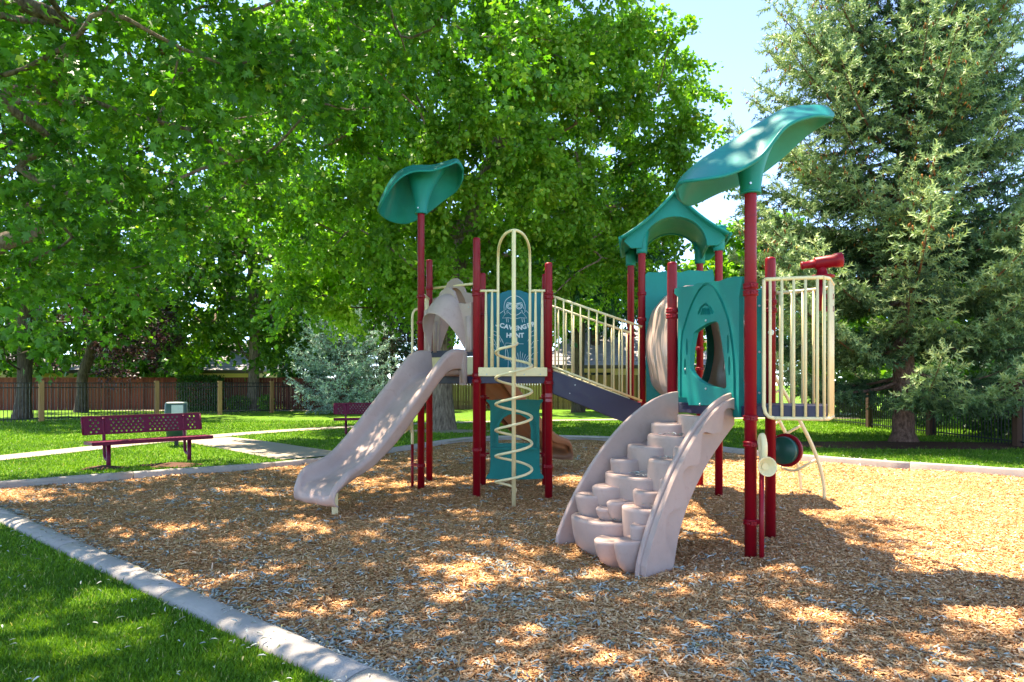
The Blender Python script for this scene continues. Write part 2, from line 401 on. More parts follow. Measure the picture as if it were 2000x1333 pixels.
def slab_path(pts, w, name):
    mb = MB(); rows = []
    for i, p in enumerate(pts):
        t = (pts[min(i+1, len(pts)-1)] - pts[max(i-1, 0)]).normalized(); n = Vector((-t.y, t.x, 0)) * w/2
        rows.append([p - n + Vector((0, 0, -0.1)), p - n, p + n, p + n + Vector((0, 0, -0.1))])
    mb.grid(rows, False); return structure(mb.build(name, M['pathc'], None))
zP = LAWN_Z + 0.02
path1 = catmull([Vector((x, y, zP)) for x, y in [(-11.5, 8), (-10.3, 11), (-9.4, 14.2), (-8.5, 17.2), (-7.0, 20.2), (-4.6, 22.9), (-1.6, 25.0), (2.5, 26.4), (8, 27.6), (14, 28)]], 6)
slab_path(path1, 0.85, 'path')
path2 = catmull([Vector((x, y, zP - 0.004)) for x, y in [(-7.9, 17.6), (-6.6, 16.4), (-5.2, 14.9), (-3.75, 13.35)]], 5)
slab_path(path2, 1.5, 'path')
def blob(name, c, rx, ry, mat, z, seed, n=28):
    rr = random.Random(seed); ph = [rr.uniform(0, 6.28) for _ in range(4)]
    ring = [(c[0] + rx*math.cos(a)*(1+0.12*math.sin(3*a+ph[0])+0.08*math.sin(5*a+ph[1])), c[1] + ry*math.sin(a)*(1+0.12*math.sin(2*a+ph[2])+0.08*math.sin(7*a+ph[3])), z) for a in np.linspace(0, 2*math.pi, n, endpoint=False)]
    mb = MB(); mb.add([(c[0], c[1], z + 0.05)] + ring, [(0, i+1, (i+1) % n + 1) for i in range(n)], True)
    return structure(mb.build(name, mat))
blob('soil_patch', (9.3, 15.9), 3.3, 1.15, M['soil'], LAWN_Z + 0.006, 3)
blob('soil_patch', (-1.95, 20.5), 1.3, 0.8, M['pathc'], LAWN_Z + 0.006, 4)
blob('soil_patch', (-13.2, 36.0), 7.0, 0.9, M['pathc'], LAWN_Z + 0.006, 5)
blob('soil_patch', (-5.9, 12.0), 0.5, 0.35, M['soil'], LAWN_Z + 0.012, 6)
blob('soil_patch', (-6.85, 11.6), 0.35, 0.25, M['soil'], LAWN_Z + 0.012, 8)

# ------------------------------------------------------------------ fences
def board_fence(name, a, c, h, mat, label, z0=LAWN_Z, cap=True, gap=0.012, w=0.14, jit=0.0):
    a = Vector(a); c = Vector(c); L = (c-a).length; d = (c-a)/L; rot = math.atan2(d.y, d.x)
    t = thing(name, label, 'fence', (a.x, a.y, z0), rot)
    bd = MB().box((0, 0, h/2), (w, 0.02, h)).mesh('board'); bd.materials.append(mat)
    n = int(L/(w+gap))
    for i in range(n):
        o = obj('board', bd, None, t, (i*(w+gap)+w/2, R.uniform(-0.006, 0.006), R.uniform(-jit, jit)))
    MB().box((L/2, 0.04, 0.4), (L, 0.04, 0.09)).build('rail', mat, t); MB().box((L/2, 0.04, h-0.25), (L, 0.04, 0.09)).build('rail', mat, t)
    if cap: MB().box((L/2, 0.0, h+0.022), (L, 0.13, 0.04)).build('cap_rail', mat, t)
    return t
board_fence('board_fence', (-30.5, 36.2), (-6.6, 37.2), 1.68, M['red_wood'], 'red-brown stained board fence with a flat cap rail behind the black railings', LAWN_Z)
board_fence('board_fence', (-6.2, 37.5), (13.0, 37.0), 1.86, M['tan_wood'], 'weathered tan cedar board fence on the far side of the lawn', LAWN_Z, False, 0.006, 0.14, 0.012)
board_fence('board_fence', (11.9, 14.9), (16.5, 14.7), 1.15, M['red_wood'], 'short dark red board fence at the right edge beyond the railings', LAWN_Z, True)

def iron_fence(a, c, h, label, posts, pmat, pw=0.09, sp=0.115):
    a = Vector(a); c = Vector(c); L = (c-a).length; d = (c-a)/L; rot = math.atan2(d.y, d.x)
    t = thing('iron_fence', label, 'fence', (a.x, a.y, LAWN_Z), rot)
    pk = MB().box((0, 0, h/2), (0.018, 0.018, h-0.06)).mesh('picket'); pk.materials.append(M['iron'])
    for i in range(int(L/sp)): obj('picket', pk, None, t, (i*sp + 0.05, 0, 0))
    for z in (0.12, h-0.2, h-0.03): MB().box((L/2, 0, z), (L, 0.03, 0.035)).build('rail', M['iron'], t)
    pm = MB().box((0, 0, (h+0.06)/2), (pw, pw, h+0.06)).mesh('post'); pm.materials.append(pmat)
    for s in posts: obj('post', pm, None, t, (s*L, 0, 0))
    return t
iron_fence((-18.6, 23.9), (-9.2, 36.3), 1.46, 'black iron railing with pale wooden posts on the left of the lawn', (0.13, 0.4, 0.58, 0.75), M['post_wood'], 0.15)
iron_fence((11.5, 27.0), (11.3, 12.6), 1.46, 'black iron railing with dark wooden posts beyond the big spruce', (0.1, 0.34, 0.57, 0.80), M['dark_wood'], 0.16)

# ------------------------------------------------------------------ houses beyond the fences
def house(label, x0, x1, y0, depth, wall_h, ridge_h, wall_mat, windows, over=0.5, ridge_along_x=True, rot=0):
    t = thing('house', label, 'house', (x0, y0, LAWN_Z), rot); W = x1 - x0
    holes = [[(a, s), (c, s), (c, e), (a, e)] for a, c, s, e in windows]
    MB().slab([(0, 0), (W, 0), (W, wall_h), (0, wall_h)], holes, lambda u, z, o: Vector((u, o, z)), 0.15).build('wall', wall_mat, t)
    side = MB(); side.box((0.07, depth/2+0.1, wall_h/2), (0.15, depth, wall_h)); side.build('side_wall', wall_mat, t)
    MB().box((W-0.07, depth/2+0.1, wall_h/2), (0.15, depth, wall_h)).build('side_wall', wall_mat, t)
    for a, c, s, e in windows:
        f = MB()
        for (p, q) in (((a-0.05, s), (a+0.04, e)), ((c-0.04, s), (c+0.05, e)), ((a-0.05, e-0.04), (c+0.05, e+0.06)), ((a-0.05, s-0.06), (c+0.05, s+0.04)), (((a+c)/2-0.025, s), ((a+c)/2+0.025, e))):
            f.box(((p[0]+q[0])/2, -0.06, (p[1]+q[1])/2), (q[0]-p[0], 0.12, q[1]-p[1]))
        w = f.build('window', M['trim'], t)
        MB().box(((a+c)/2, 0.03, (s+e)/2), (c-a, 0.02, e-s)).build('pane', M['glass'], w)
    n = 9; rf = MB(); o = over
    mid = depth/2
    rf.add([(-o, -o, wall_h-0.08), (W+o, -o, wall_h-0.08), (W-mid*0.5, mid, ridge_h), (mid*0.5, mid, ridge_h), (-o, depth+o, wall_h-0.08), (W+o, depth+o, wall_h-0.08)],
           [(0, 1, 2, 3), (4, 3, 2, 5), (0, 3, 4), (1, 5, 2)])
    rf = rf.build('roof', M['roof'], t, solid=0.12)
    MB().box((W/2, -o-0.03, wall_h-0.16), (W+2*o, 0.06, 0.2)).build('fascia', M['gutter'], rf)
    for k in range(1, 10):
        z = wall_h - 0.08 + (ridge_h-wall_h+0.08)*k/10; y = -o + (mid+o)*k/10; xin = (mid*0.5+o)*k/10
        MB().box((W/2, y, z+0.075), (W+2*o-2*xin, 0.05, 0.012)).build('shingle_course', M['roof'], rf)
    return t
house('tan house with dark windows and a pale shingle roof behind the cedar fence', 2.2, 13.5, 42.0, 8.0, 2.55, 5.0, M['stucco'],
      [(1.2, 3.9, 1.3, 2.1), (5.6, 6.9, 1.2, 2.05), (8.5, 10.0, 1.2, 2.05)])
house('pale house with a low grey roof behind the red fence', -31.0, -16.5, 45.0, 9.0, 2.3, 4.2, M['stucco'], [(3.0, 4.6, 1.2, 2.0), (9.0, 10.6, 1.2, 2.0)])
house('white-roofed house at the far left behind the red fence', -52.0, -33.5, 43.0, 10.0, 2.6, 5.2, M['stucco2'], [(12.5, 14.0, 1.2, 2.1), (4.0, 6.0, 1.2, 2.1)])
# ------------------------------------------------------------------ play structure
A = (-0.466, 9.10); B = (0.482, 9.10); C = (-0.43, 10.08); D = (0.486, 10.08)
Q = (-1.29, 9.80); Q2 = (-1.27, 10.62)
Gp = (1.75, 9.32); Ip = (2.735, 9.14); Hp = (1.77, 10.30); Jp = (2.75, 10.12)
K = (1.645, 7.10); E = (2.026, 5.87); Fp = (2.512, 6.72)
B1 = (2.58, 5.74); B2 = (2.905, 6.31)
D1, D2 = 1.59, 1.21                    # deck heights
PR = 0.05
ORG = Vector((1.0, 8.0, 0.0))
play = thing('play_structure', 'playground structure with maroon posts, taupe slide and climber, teal canopies and panels', 'play structure', ORG)
LOC = -ORG
def part(mb, name, mat, label=None, parent=None, **kw):
    return mb.build(name, mat, parent or play, LOC if parent is None else None, label, **kw)

COLLAR = [(PR-0.002, -0.026), (PR+0.012, -0.022), (PR+0.013, -0.006), (PR+0.006, 0.0), (PR+0.013, 0.006), (PR+0.012, 0.022), (PR-0.002, 0.026)]
def post(p, top, collars, dome=True, label=None):
    prof = [(PR, -0.25), (PR, top-0.05)] + ([(PR, top-0.03), (PR*0.96, top-0.014), (PR*0.78, top-0.003), (PR*0.4, top+0.002)] if dome else [(PR, top)])
    o = part(MB().lathe(prof, (p[0], p[1], 0), 24), 'post', M['red'], label)
    for z in collars:
        c = MB().lathe(COLLAR, (p[0], p[1], z), 24); 
        c.box((p[0]+0.0, p[1]-PR-0.02, z), (0.045, 0.03, 0.03)); c.lathe([(0.007, 0), (0.007, 0.012)], (p[0], p[1]-PR-0.035, z), 8, (0, -1, 0))
        c.build('collar', M['red'], o)
    return o
post(A, 3.41, (0.62, 1.52, 1.60, 2.72, 2.66)); post(B, 3.08, (0.4, 1.66, 2.68, 2.62, 1.5))
post(C, 3.10, (0.45, 1.3, 1.55, 2.78, 2.5)); post(D, 3.09, (0.45, 1.3, 1.55, 2.62))
post(Q, 3.92, (0.33, 2.35, 2.72, 1.55), False); post(Q2, 3.39, (1.55, 2.95))
for p, cs in ((Gp, (1.22, 2.35, 2.7, 1.14)), (Hp, (1.22, 2.2)), (Ip, (1.22, 2.6)), (Jp, (1.22, 2.0, 1.7))): post(p, 3.42, cs, False)
post(K, 2.74, (1.18, 2.18, 2.24, 0.5)); post(E, 3.14, (0.32, 0.98, 1.2, 2.26, 2.32), False); post(Fp, 2.72, (0.66, 1.2, 2.2, 2.28))

# ---- decks
def deck(poly, z, label):
    mb = MB(); mb.slab(poly, [], lambda u, w, o: Vector((u, w, z - 0.05 + o)), 0.10)
    d = part(mb, 'deck', M['navy'], label, bevel=0.008); return d
deck([A, B, D, C], D1, 'upper navy deck behind the spiral climber'); deck([Q, A, C, Q2], D1 - 0.003, 'upper navy deck at the slide')
deck([Gp, Ip, Jp, Hp], D2, 'lower navy deck under the roof'); deck([K, E, Fp], D2 + 0.09, 'lower navy deck at the step climber')
deck([(2.06, 5.9), B1, B2, (2.5, 6.68)], D2 + 0.096, 'small navy deck of the lookout bay')

def on(p0, p1, off=0.0):
    """map (along, height, offset) onto the vertical plane p0-p1; positive offset to the left of travel"""
    d = Vector((p1[0]-p0[0], p1[1]-p0[1])).normalized(); n = Vector((-d.y, d.x))
    return lambda u, z, o: Vector((p0[0] + d.x*u + n.x*(o+off), p0[1] + d.y*u + n.y*(o+off), z))
def uz(p0, p1, pts): return [plane_uz(p0, p1, *q) for q in pts]
def smooth2(pts, n=5): return [(v.x, v.y) for v in catmull([Vector((p[0], p[1], 0)) for p in pts], n, True)]
def oval(cu, cz, ru, rz, n=20, tilt=0): return [(cu + ru*math.cos(a)*math.cos(tilt) - rz*math.sin(a)*math.sin(tilt), cz + rz*math.sin(a)*math.cos(tilt) + ru*math.cos(a)*math.sin(tilt)) for a in np.linspace(0, 2*math.pi, n, endpoint=False)]
def ribbon(mb, pts, fn, w, off, h=0.004):
    """raised flat line along 2-D points on a panel"""
    pts = [Vector((p[0], p[1])) for p in pts]; L = []; Rr = []
    for i, p in enumerate(pts):
        t = (pts[min(i+1, len(pts)-1)] - pts[max(i-1, 0)])
        if t.length < 1e-9: t = Vector((1, 0))
        t.normalize(); n = Vector((-t.y, t.x))*w/2; L.append(p+n); Rr.append(p-n)
    rows = [[fn(a.x, a.y, off), fn(a.x, a.y, off+h), fn(c.x, c.y, off+h), fn(c.x, c.y, off)] for a, c in zip(L, Rr)]
    mb.grid(rows, False)
def bolts(parent, fn, pts, off, r=0.012):
    for u, z in pts:
        p = fn(u, z, off); q = fn(u, z, off + (0.01 if off > 0 else -0.01))
        MB().lathe([(r, 0), (r, 0.004), (r*0.6, 0.009)], p, 8, (q-p)).build('bolt', M['bolt'], parent)

# ---- front barrier with spiral climbing pole (A-B)
yb = 9.06
fr = MB(); fr.tube([(-0.42, yb, 2.705), (-0.185, yb, 2.705)], 0.017); pass
barrier = part(fr, 'barrier', M['cream'], 'cream barrier in front of the upper deck'); MB().tube([(0.235, yb, 2.705), (0.435, yb, 2.705)], 0.017).build('rail', M['cream'], barrier)
for px in (949, 961, 1046, 1059):
    x = (px-CX)/F_PX*yb
    MB().tube([(x, yb, 1.66), (x, yb, 2.70)], 0.0135, rf=lambda t: 0.0135 + 0.012*max(0, 1-t*9)).build('bar', M['cream'], barrier)
lp = [(-0.183, yb, 1.66), (-0.183, yb, 2.6), (-0.183, yb, 3.0), (-0.18, yb-0.06, 3.17)]
for a in np.linspace(0, math.pi, 9)[1:-1]: lp.append((0.025 - 0.205*math.cos(a), yb-0.06-0.46*math.sin(a), 3.17 + 0.215*math.sin(a)))
lp += [(0.23, yb-0.06, 3.17), (0.235, yb, 3.0), (0.235, yb, 2.6), (0.235, yb, 1.66)]
MB().tube(catmull(lp, 4), 0.0175, 12).build('arch_rail', M['cream'], barrier)
tp = MB(); tp.slab([(-0.45, 1.585), (0.45, 1.585), (0.45, 1.675), (-0.155, 1.675), (-0.155, 1.66), (0.205, 1.66), (0.205, 1.675), (0.45, 1.676), (0.45, 1.70), (-0.45, 1.70)][:3] + [(0.45, 1.70), (-0.45, 1.70)], [], lambda u, z, o: Vector((u+0.01, yb-0.025+o, z)), 0.03)
tpo = tp.build('toe_plate', M['cream'], barrier, bevel=0.006)
bolts(tpo, lambda u, z, o: Vector((u, yb-0.04+o, z)), [(-0.33, 1.61), (-0.13, 1.61), (0.16, 1.61), (0.37, 1.61)], -0.002, 0.009)
px0, py0 = 0.022, 8.54
sp = part(MB().lathe([(0.026, -0.2), (0.026, 3.37), (0.02, 3.385)], (px0, py0, 0), 18), 'climbing_pole', M['cream'], 'cream pole with a spiral tube in front of the upper deck')
hx = [(px0 + 0.026, py0, 2.06)]
nt_, z_top, z_bot = 5.75, 2.0, 0.16
for i in range(int(nt_*24)+1):
    t = i/(nt_*24); a = -math.pi*0.2 - t*nt_*2*math.pi; r = 0.225*min(1, 0.15+i/7.0, 0.15+(nt_*24-i)/7.0)
    hx.append((px0 + r*math.cos(a), py0 + r*math.sin(a), z_top + (z_bot-z_top)*t))
hx.append((px0, py0, 0.12))
MB().tube(hx, 0.0165, 10).build('spiral_tube', M['cream'], sp)

# ---- SCAVENGER HUNT board (C-D side above the deck)
fnS = lambda u, z, o: Vector((u, 10.04 + o, z))
zt = 2.83; out = [(-0.36, 1.63), (0.44, 1.63), (0.44, 2.78), (0.40, 2.81), (0.25, 2.795), (0.12, 2.84), (0.04, 2.85), (-0.06, 2.84), (-0.18, 2.795), (-0.32, 2.81), (-0.36, 2.78)]
board = part(MB().slab(out, [], fnS, 0.03), 'activity_board', M['sky_teal'], 'teal board engraved with a goggled child and SCAVENGER HUNT', bevel=0.006)
art = MB(); YO = -0.0195
def s2(px, py): p = P(px, py, 10.02); return (p.x, p.z)
def z3(x, y): return s2(930 + x/6.056, 540 + y/6.056)      # coordinates read off an enlarged view
def line(pts, w=0.006, sm=True):
    pts = [z3(*p) for p in pts]
    if sm and len(pts) > 2: pts = [(v.x, v.y) for v in catmull([Vector((a, c, 0)) for a, c in pts], 5)]
    ribbon(art, pts, fnS, w, YO, 0.003)
def circ(cx, cy, rx, ry, w=0.006): line([(cx+rx*math.cos(a), cy+ry*math.sin(a)) for a in np.linspace(0, 2*math.pi, 17)], w, False)
circ(400, 355, 34, 32, 0.009); circ(400, 355, 20, 18); circ(508, 355, 34, 32, 0.009); circ(508, 355, 20, 18)
line([(434, 350), (474, 350)]); line([(335, 440), (330, 350), (350, 285), (400, 245), (455, 232), (510, 245), (555, 285), (578, 345), (575, 415)])
line([(350, 400), (362, 330), (380, 310), (450, 325), (530, 312), (545, 330), (560, 385)]); line([(375, 420), (410, 450), (455, 462), (500, 450), (535, 420)])
line([(365, 445), (365, 410), (380, 405)], sm=False); line([(545, 440), (545, 410), (530, 400)], sm=False)
line([(280, 440), (330, 405), (345, 445), (310, 495), (380, 490), (455, 505), (530, 490), (600, 495), (560, 440), (590, 405), (630, 450)], sm=False)
for x in (355, 375, 540, 565): line([(x, 495), (x+8, 545)], sm=False)
for x, y in ((190, 640), (205, 690), (150, 720), (160, 780), (170, 850)): line([(x, y), (x+60, y+30), (x+85, y+90)])
for x, y in ((720, 640), (700, 700), (735, 760), (720, 830), (730, 900)): line([(x, y), (x-60, y+15), (x-90, y+70)])
line([(275, 700), (320, 790), (370, 880), (380, 1000), (375, 1110)]); line([(345, 850), (350, 790), (430, 795), (560, 800)], sm=False); line([(300, 740), (345, 850), (345, 960)])
for i in range(13): line([(440 + i*14, 1110), (430 + i*15 + (i-6)*4, 1000), (420 + i*17 + (i-6)*14, 890 + abs(i-6)*16)])
line([(300, 1115), (400, 1105), (520, 1118), (640, 1105)])
art.build('engraving', M['white'], board)
def text_mesh(txt, size):
    cu = bpy.data.curves.new('t', 'FONT'); cu.body = txt; cu.size = size; cu.extrude = 0.0015; cu.offset = 0.004; cu.align_x = 'CENTER'; cu.resolution_u = 2
    o = bpy.data.objects.new('t', cu); me = bpy.data.meshes.new_from_object(o); bpy.data.objects.remove(o); return me
def word(letters, name):
    mb = MB()
    for ch, x, y, rot, size in letters:
        me = text_mesh(ch, size); u0, z0 = z3(x, y); cs, sn = math.cos(rot), math.sin(rot)
        vs = [fnS(u0 + v.co.x*cs - v.co.y*sn, z0 + v.co.x*sn + v.co.y*cs, -0.018 - v.co.z) for v in me.vertices]
        mb.add(vs, [tuple(p.vertices) for p in me.polygons]); bpy.data.meshes.remove(me)
    mb.build(name, M['white'], board)
ys = [592, 606, 620, 632, 640, 634, 622, 606, 588]
word([(ch, 243 + i*55, ys[i], math.radians(-20 + i*5.0), 0.092) for i, ch in enumerate("SCAVENGER")], 'lettering')
word([(ch, 382 + i*54, 724, math.radians((-3, 4, -2, 3)[i]), 0.092) for i, ch in enumerate("HUNT")], 'lettering')

# ---- play panel with arched window under the upper deck (C-D)
fnW = lambda u, z, o: Vector((u, 10.06 + o, z))
def w3(x, y): p = P(780 + x/4.762, 680 + y/4.762, 10.06); return (p.x, p.z)
outl = [w3(*q) for q in [(808, 1215), (808, 1190), (838, 1160), (845, 1100), (845, 560), (835, 520), (808, 495), (812, 478), (860, 485), (950, 478), (1070, 484), (1200, 478), (1290, 484), (1335, 478), (1338, 495), (1312, 520), (1302, 560), (1305, 1100), (1312, 1160), (1340, 1190), (1340, 1215), (1200, 1222), (950, 1222)]]
hole = [w3(*q) for q in [(922, 885), (922, 760), (935, 700), (970, 650), (1020, 620), (1070, 612), (1125, 620), (1175, 650), (1210, 700), (1222, 760), (1222, 885)]]
wp = part(MB().slab(outl, [hole], fnW, 0.05), 'window_panel', M['teal'], 'teal play panel with an arched window under the upper deck', bevel=0.008)
fm = MB(); rimp = [w3(*q) for q in [(885, 930), (885, 760), (900, 680), (945, 610), (1000, 580), (1070, 570), (1145, 580), (1200, 610), (1245, 680), (1260, 760), (1260, 930)]]
ribbon(fm, [(v.x, v.y) for v in catmull([Vector((a, c, 0)) for a, c in rimp], 4)], fnW, 0.03, -0.04, 0.02)
a0, a1 = w3(868, 930), w3(1280, 930); fm.box(((a0[0]+a1[0])/2, 10.0, a0[1]), (a1[0]-a0[0], 0.09, 0.035)); fm.build('window_frame', M['teal'], wp)
for z in (1.28, 0.47): 
    for x0, x1 in ((-0.43, -0.33), (0.40, 0.48)): MB().tube([(x0, 10.07, z), (x1, 10.07, z)], 0.013, 8).build('bracket', M['red'], wp)

# ---- canopies shaped like a curled leaf on the tall posts
def leaf_canopy(cols, stem_c, stem_top, label, ring):
    ctrl = [catmull([Vector(q) for q in c], 6) for c in cols]
    rows = [catmull([ctrl[i][j] for i in range(len(ctrl))], 6) for j in range(len(ctrl[0]))]
    mb = MB(); mb.grid(rows, True)
    o = part(mb, 'canopy', M['teal'], label, solid=0.03, subsurf=1)
    # stem flaring from the post cap into the underside
    nu = len(rows[0]); nv = len(rows)
    def surf(a, c):
        x = min(max(a, 0), 1)*(nu-1); y = min(max(c, 0), 1)*(nv-1); i = min(int(x), nu-2); j = min(int(y), nv-2); fx, fy = x-i, y-j
        return (rows[j][i]*(1-fx)+rows[j][i+1]*fx)*(1-fy) + (rows[j+1][i]*(1-fx)+rows[j+1][i+1]*fx)*fy
    N = 24; rr = []
    a0, c0, ra, rc = ring
    for t in np.linspace(0, 1, 9):
        row = []
        for k in range(N):
            th = 2*math.pi*k/N
            lo = Vector((stem_c[0] + 0.085*math.cos(th), stem_c[1] + 0.085*math.sin(th), stem_top))
            hi = surf(a0 + ra*math.cos(th), c0 + rc*math.sin(th)); e = t**2.2
            row.append(Vector((lo.x*(1-e)+hi.x*e, lo.y*(1-e)+hi.y*e, lo.z*(1-t**1.15)+hi.z*t**1.15)))
        rr.append(row + [row[0]])
    st = MB(); st.grid(rr, True); st.lathe([(0.07, 0), (0.088, 0), (0.088, 0.012), (0.085, 0.02)], (stem_c[0], stem_c[1], stem_top-0.008), 24)
    s = st.build('stem', M['teal'], o)
    MB().lathe([(0.01, 0), (0.01, 0.01)], (stem_c[0]-0.03, stem_c[1]-0.083, stem_top+0.06), 8, (0, -1, 0)).build('bolt', M['bolt'], s)
    return o
def row3(n, r, f, Y): return (P(n[0], n[1], Y[0]), P((n[0]+r[0])/2, (n[1]*0.42+r[1]*0.58), (Y[0]+Y[1])/2), P(r[0], r[1], Y[1]), P((f[0]+r[0])/2, (f[1]*0.38+r[1]*0.62), (Y[2]+Y[1])/2), P(f[0], f[1], Y[2]))
yn, yr, yf = 5.45, 5.87, 6.3
leaf_canopy([row3((1321, 366), (1320, 372), (1323, 382), (5.75, 5.87, 6.0)), row3((1336, 356), (1336, 345), (1330, 396), (5.55, yr, 6.2)), row3((1378, 351), (1374, 312), (1352, 402), (yn, yr, yf)), row3((1430, 341), (1430, 277), (1405, 378), (yn, yr, yf)),
             row3((1486, 310), (1482, 243), (1470, 352), (yn, yr, yf)), row3((1535, 250), (1533, 215), (1525, 312), (yn, yr, yf)), row3((1585, 229), (1582, 209), (1575, 266), (yn+0.05, yr, yf-0.08)), row3((1614, 229), (1612, 211), (1610, 243), (5.6, yr, 6.1)), row3((1627, 231), (1628, 226), (1626, 233), (5.75, 5.87, 6.0))],
            E, 3.11, 'large teal leaf-shaped canopy on the nearest post', (0.52, 0.5, 0.17, 0.22))
yn, yr, yf = 9.35, 9.75, 10.22
leaf_canopy([row3((739, 411), (738, 414), (741, 418), (9.7, 9.8, 9.9)), row3((748, 393), (747, 385), (752, 428), (9.5, yr, 10.1)), row3((772, 357), (769, 347), (774, 437), (yn, yr, yf)), row3((803, 337), (801, 328), (800, 437), (yn, yr, yf)), row3((845, 334), (843, 326), (832, 420), (yn, yr, yf)),
             row3((875, 324), (873, 318), (868, 392), (yn, yr, yf)), row3((893, 318), (893, 314), (892, 374), (yn+.08, yr, yf-.08)), row3((904, 333), (905, 332), (904, 350), (9.65, 9.75, 9.9))],
            Q, 3.90, 'small teal leaf-shaped canopy high above the slide', (0.58, 0.5, 0.2, 0.22))

# ---- slides
def slide(s0, d, L, zf, hf, w0, w1, name, mat, label, foot=None):
    d = Vector((d[0], d[1], 0)).normalized(); n = Vector((-d.y, d.x, 0)); zc = [Vector((a, c, 0)) for a, c in zf]
    zs = catmull(zc, 8); hs = catmull([Vector((a, c, 0)) for a, c in hf], 8)
    def ev(tab, s):
        for p, q in zip(tab, tab[1:]):
            if q.x >= s: return p.y + (q.y-p.y)*(s-p.x)/max(q.x-p.x, 1e-9)
        return tab[-1].y
    rows = []
    ss = list(np.linspace(0, 0.9, 26)) + list(np.linspace(0.915, 1.0, 8))
    for s in ss:
        k = max(0, (s-0.8)/0.2); w = (w0 + (w1-w0)*k*k*(3-2*k))/2; z = ev(zs, s); h = ev(hs, s)
        e = max(0, (s-0.93)/0.07)
        if e > 0: w *= math.sqrt(max(0, 1-e*e*0.30))
        c = Vector((s0[0], s0[1], 0)) + d*(s*L)
        h += 0.03; sk = 0.27 - 0.15*min(1, max(0, (s-0.55)/0.35)); pr = [(-w-0.045, h-sk), (-w-0.065, h-0.25*sk-0.045), (-w-0.078, h-0.055), (-w-0.078, h-0.02), (-w-0.05, h), (-w-0.016, h), (-w+0.002, h-0.028), (-w+0.012, h*0.5), (-w+0.026, 0.055), (-w+0.045, 0.018), (-w+0.085, 0.003), (-w*0.45, 0.0), (-0.05, 0.005), (0, 0.018)]
        pr = pr + [(-a, c2) for a, c2 in pr[:-1]][::-1]
        dz = -0.07*e*e
        rows.append([c + n*a + Vector((0, 0, z + hh*(1-0.35*e) + dz)) for a, hh in pr])
    for k2, (fw, fz) in enumerate([(0.03, -0.035), (0.035, -0.08), (0.01, -0.115), (-0.03, -0.12)]):
        rows.append([p + d*fw + Vector((0, 0, fz*1.0)) - Vector((0, 0, max(0, (p.z - rows[33][13].z))*min(1, 0.35*(k2+1)))) for p in rows[33]])
    o = part(MB().grid(rows, True), name, mat, label, solid=0.022, subsurf=1)
    return o, d, n
ZF = [(0, 1.60), (0.08, 1.60), (0.16, 1.565), (0.26, 1.42), (0.38, 1.19), (0.5, 0.95), (0.62, 0.715), (0.72, 0.54), (0.80, 0.43), (0.88, 0.355), (0.95, 0.325), (1.0, 0.315)]
HF = [(0, 0.30), (0.1, 0.31), (0.2, 0.29), (0.35, 0.23), (0.6, 0.20), (0.8, 0.17), (0.9, 0.165), (1.0, 0.13)]
sl, sd, sn_ = slide((-0.885, 9.44), (-1.33, -1.62), 2.10, ZF, HF, 0.60, 0.74, 'slide', M['taupe'], 'long taupe plastic slide')
MB().box((-2.02, 7.88, 0.06), (0.05, 0.05, 0.36), 0.9).build('foot', M['cream'], sl)
fl = MB()
for sgn in (-1, 1):
    c = Vector((-0.885, 9.44, 0)) + sd*0.05 + sn_*0.36*sgn
    fl.tube([c + Vector((0, 0, 1.5)), c + Vector((0, 0, 1.92))], 0.045, 14); fl.box(c + sd*0.02 + Vector((0, 0, 1.68)), (0.10, 0.03, 0.42), math.atan2(sn_.y, sn_.x))
fl.build('flange', M['taupe'], sl)
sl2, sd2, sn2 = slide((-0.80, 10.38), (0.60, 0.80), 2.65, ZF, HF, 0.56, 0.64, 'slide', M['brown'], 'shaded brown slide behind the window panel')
MB().box((0.62, 12.25, 0.12), (0.05, 0.05, 0.36), 0.6).build('foot', M['cream'], sl2)

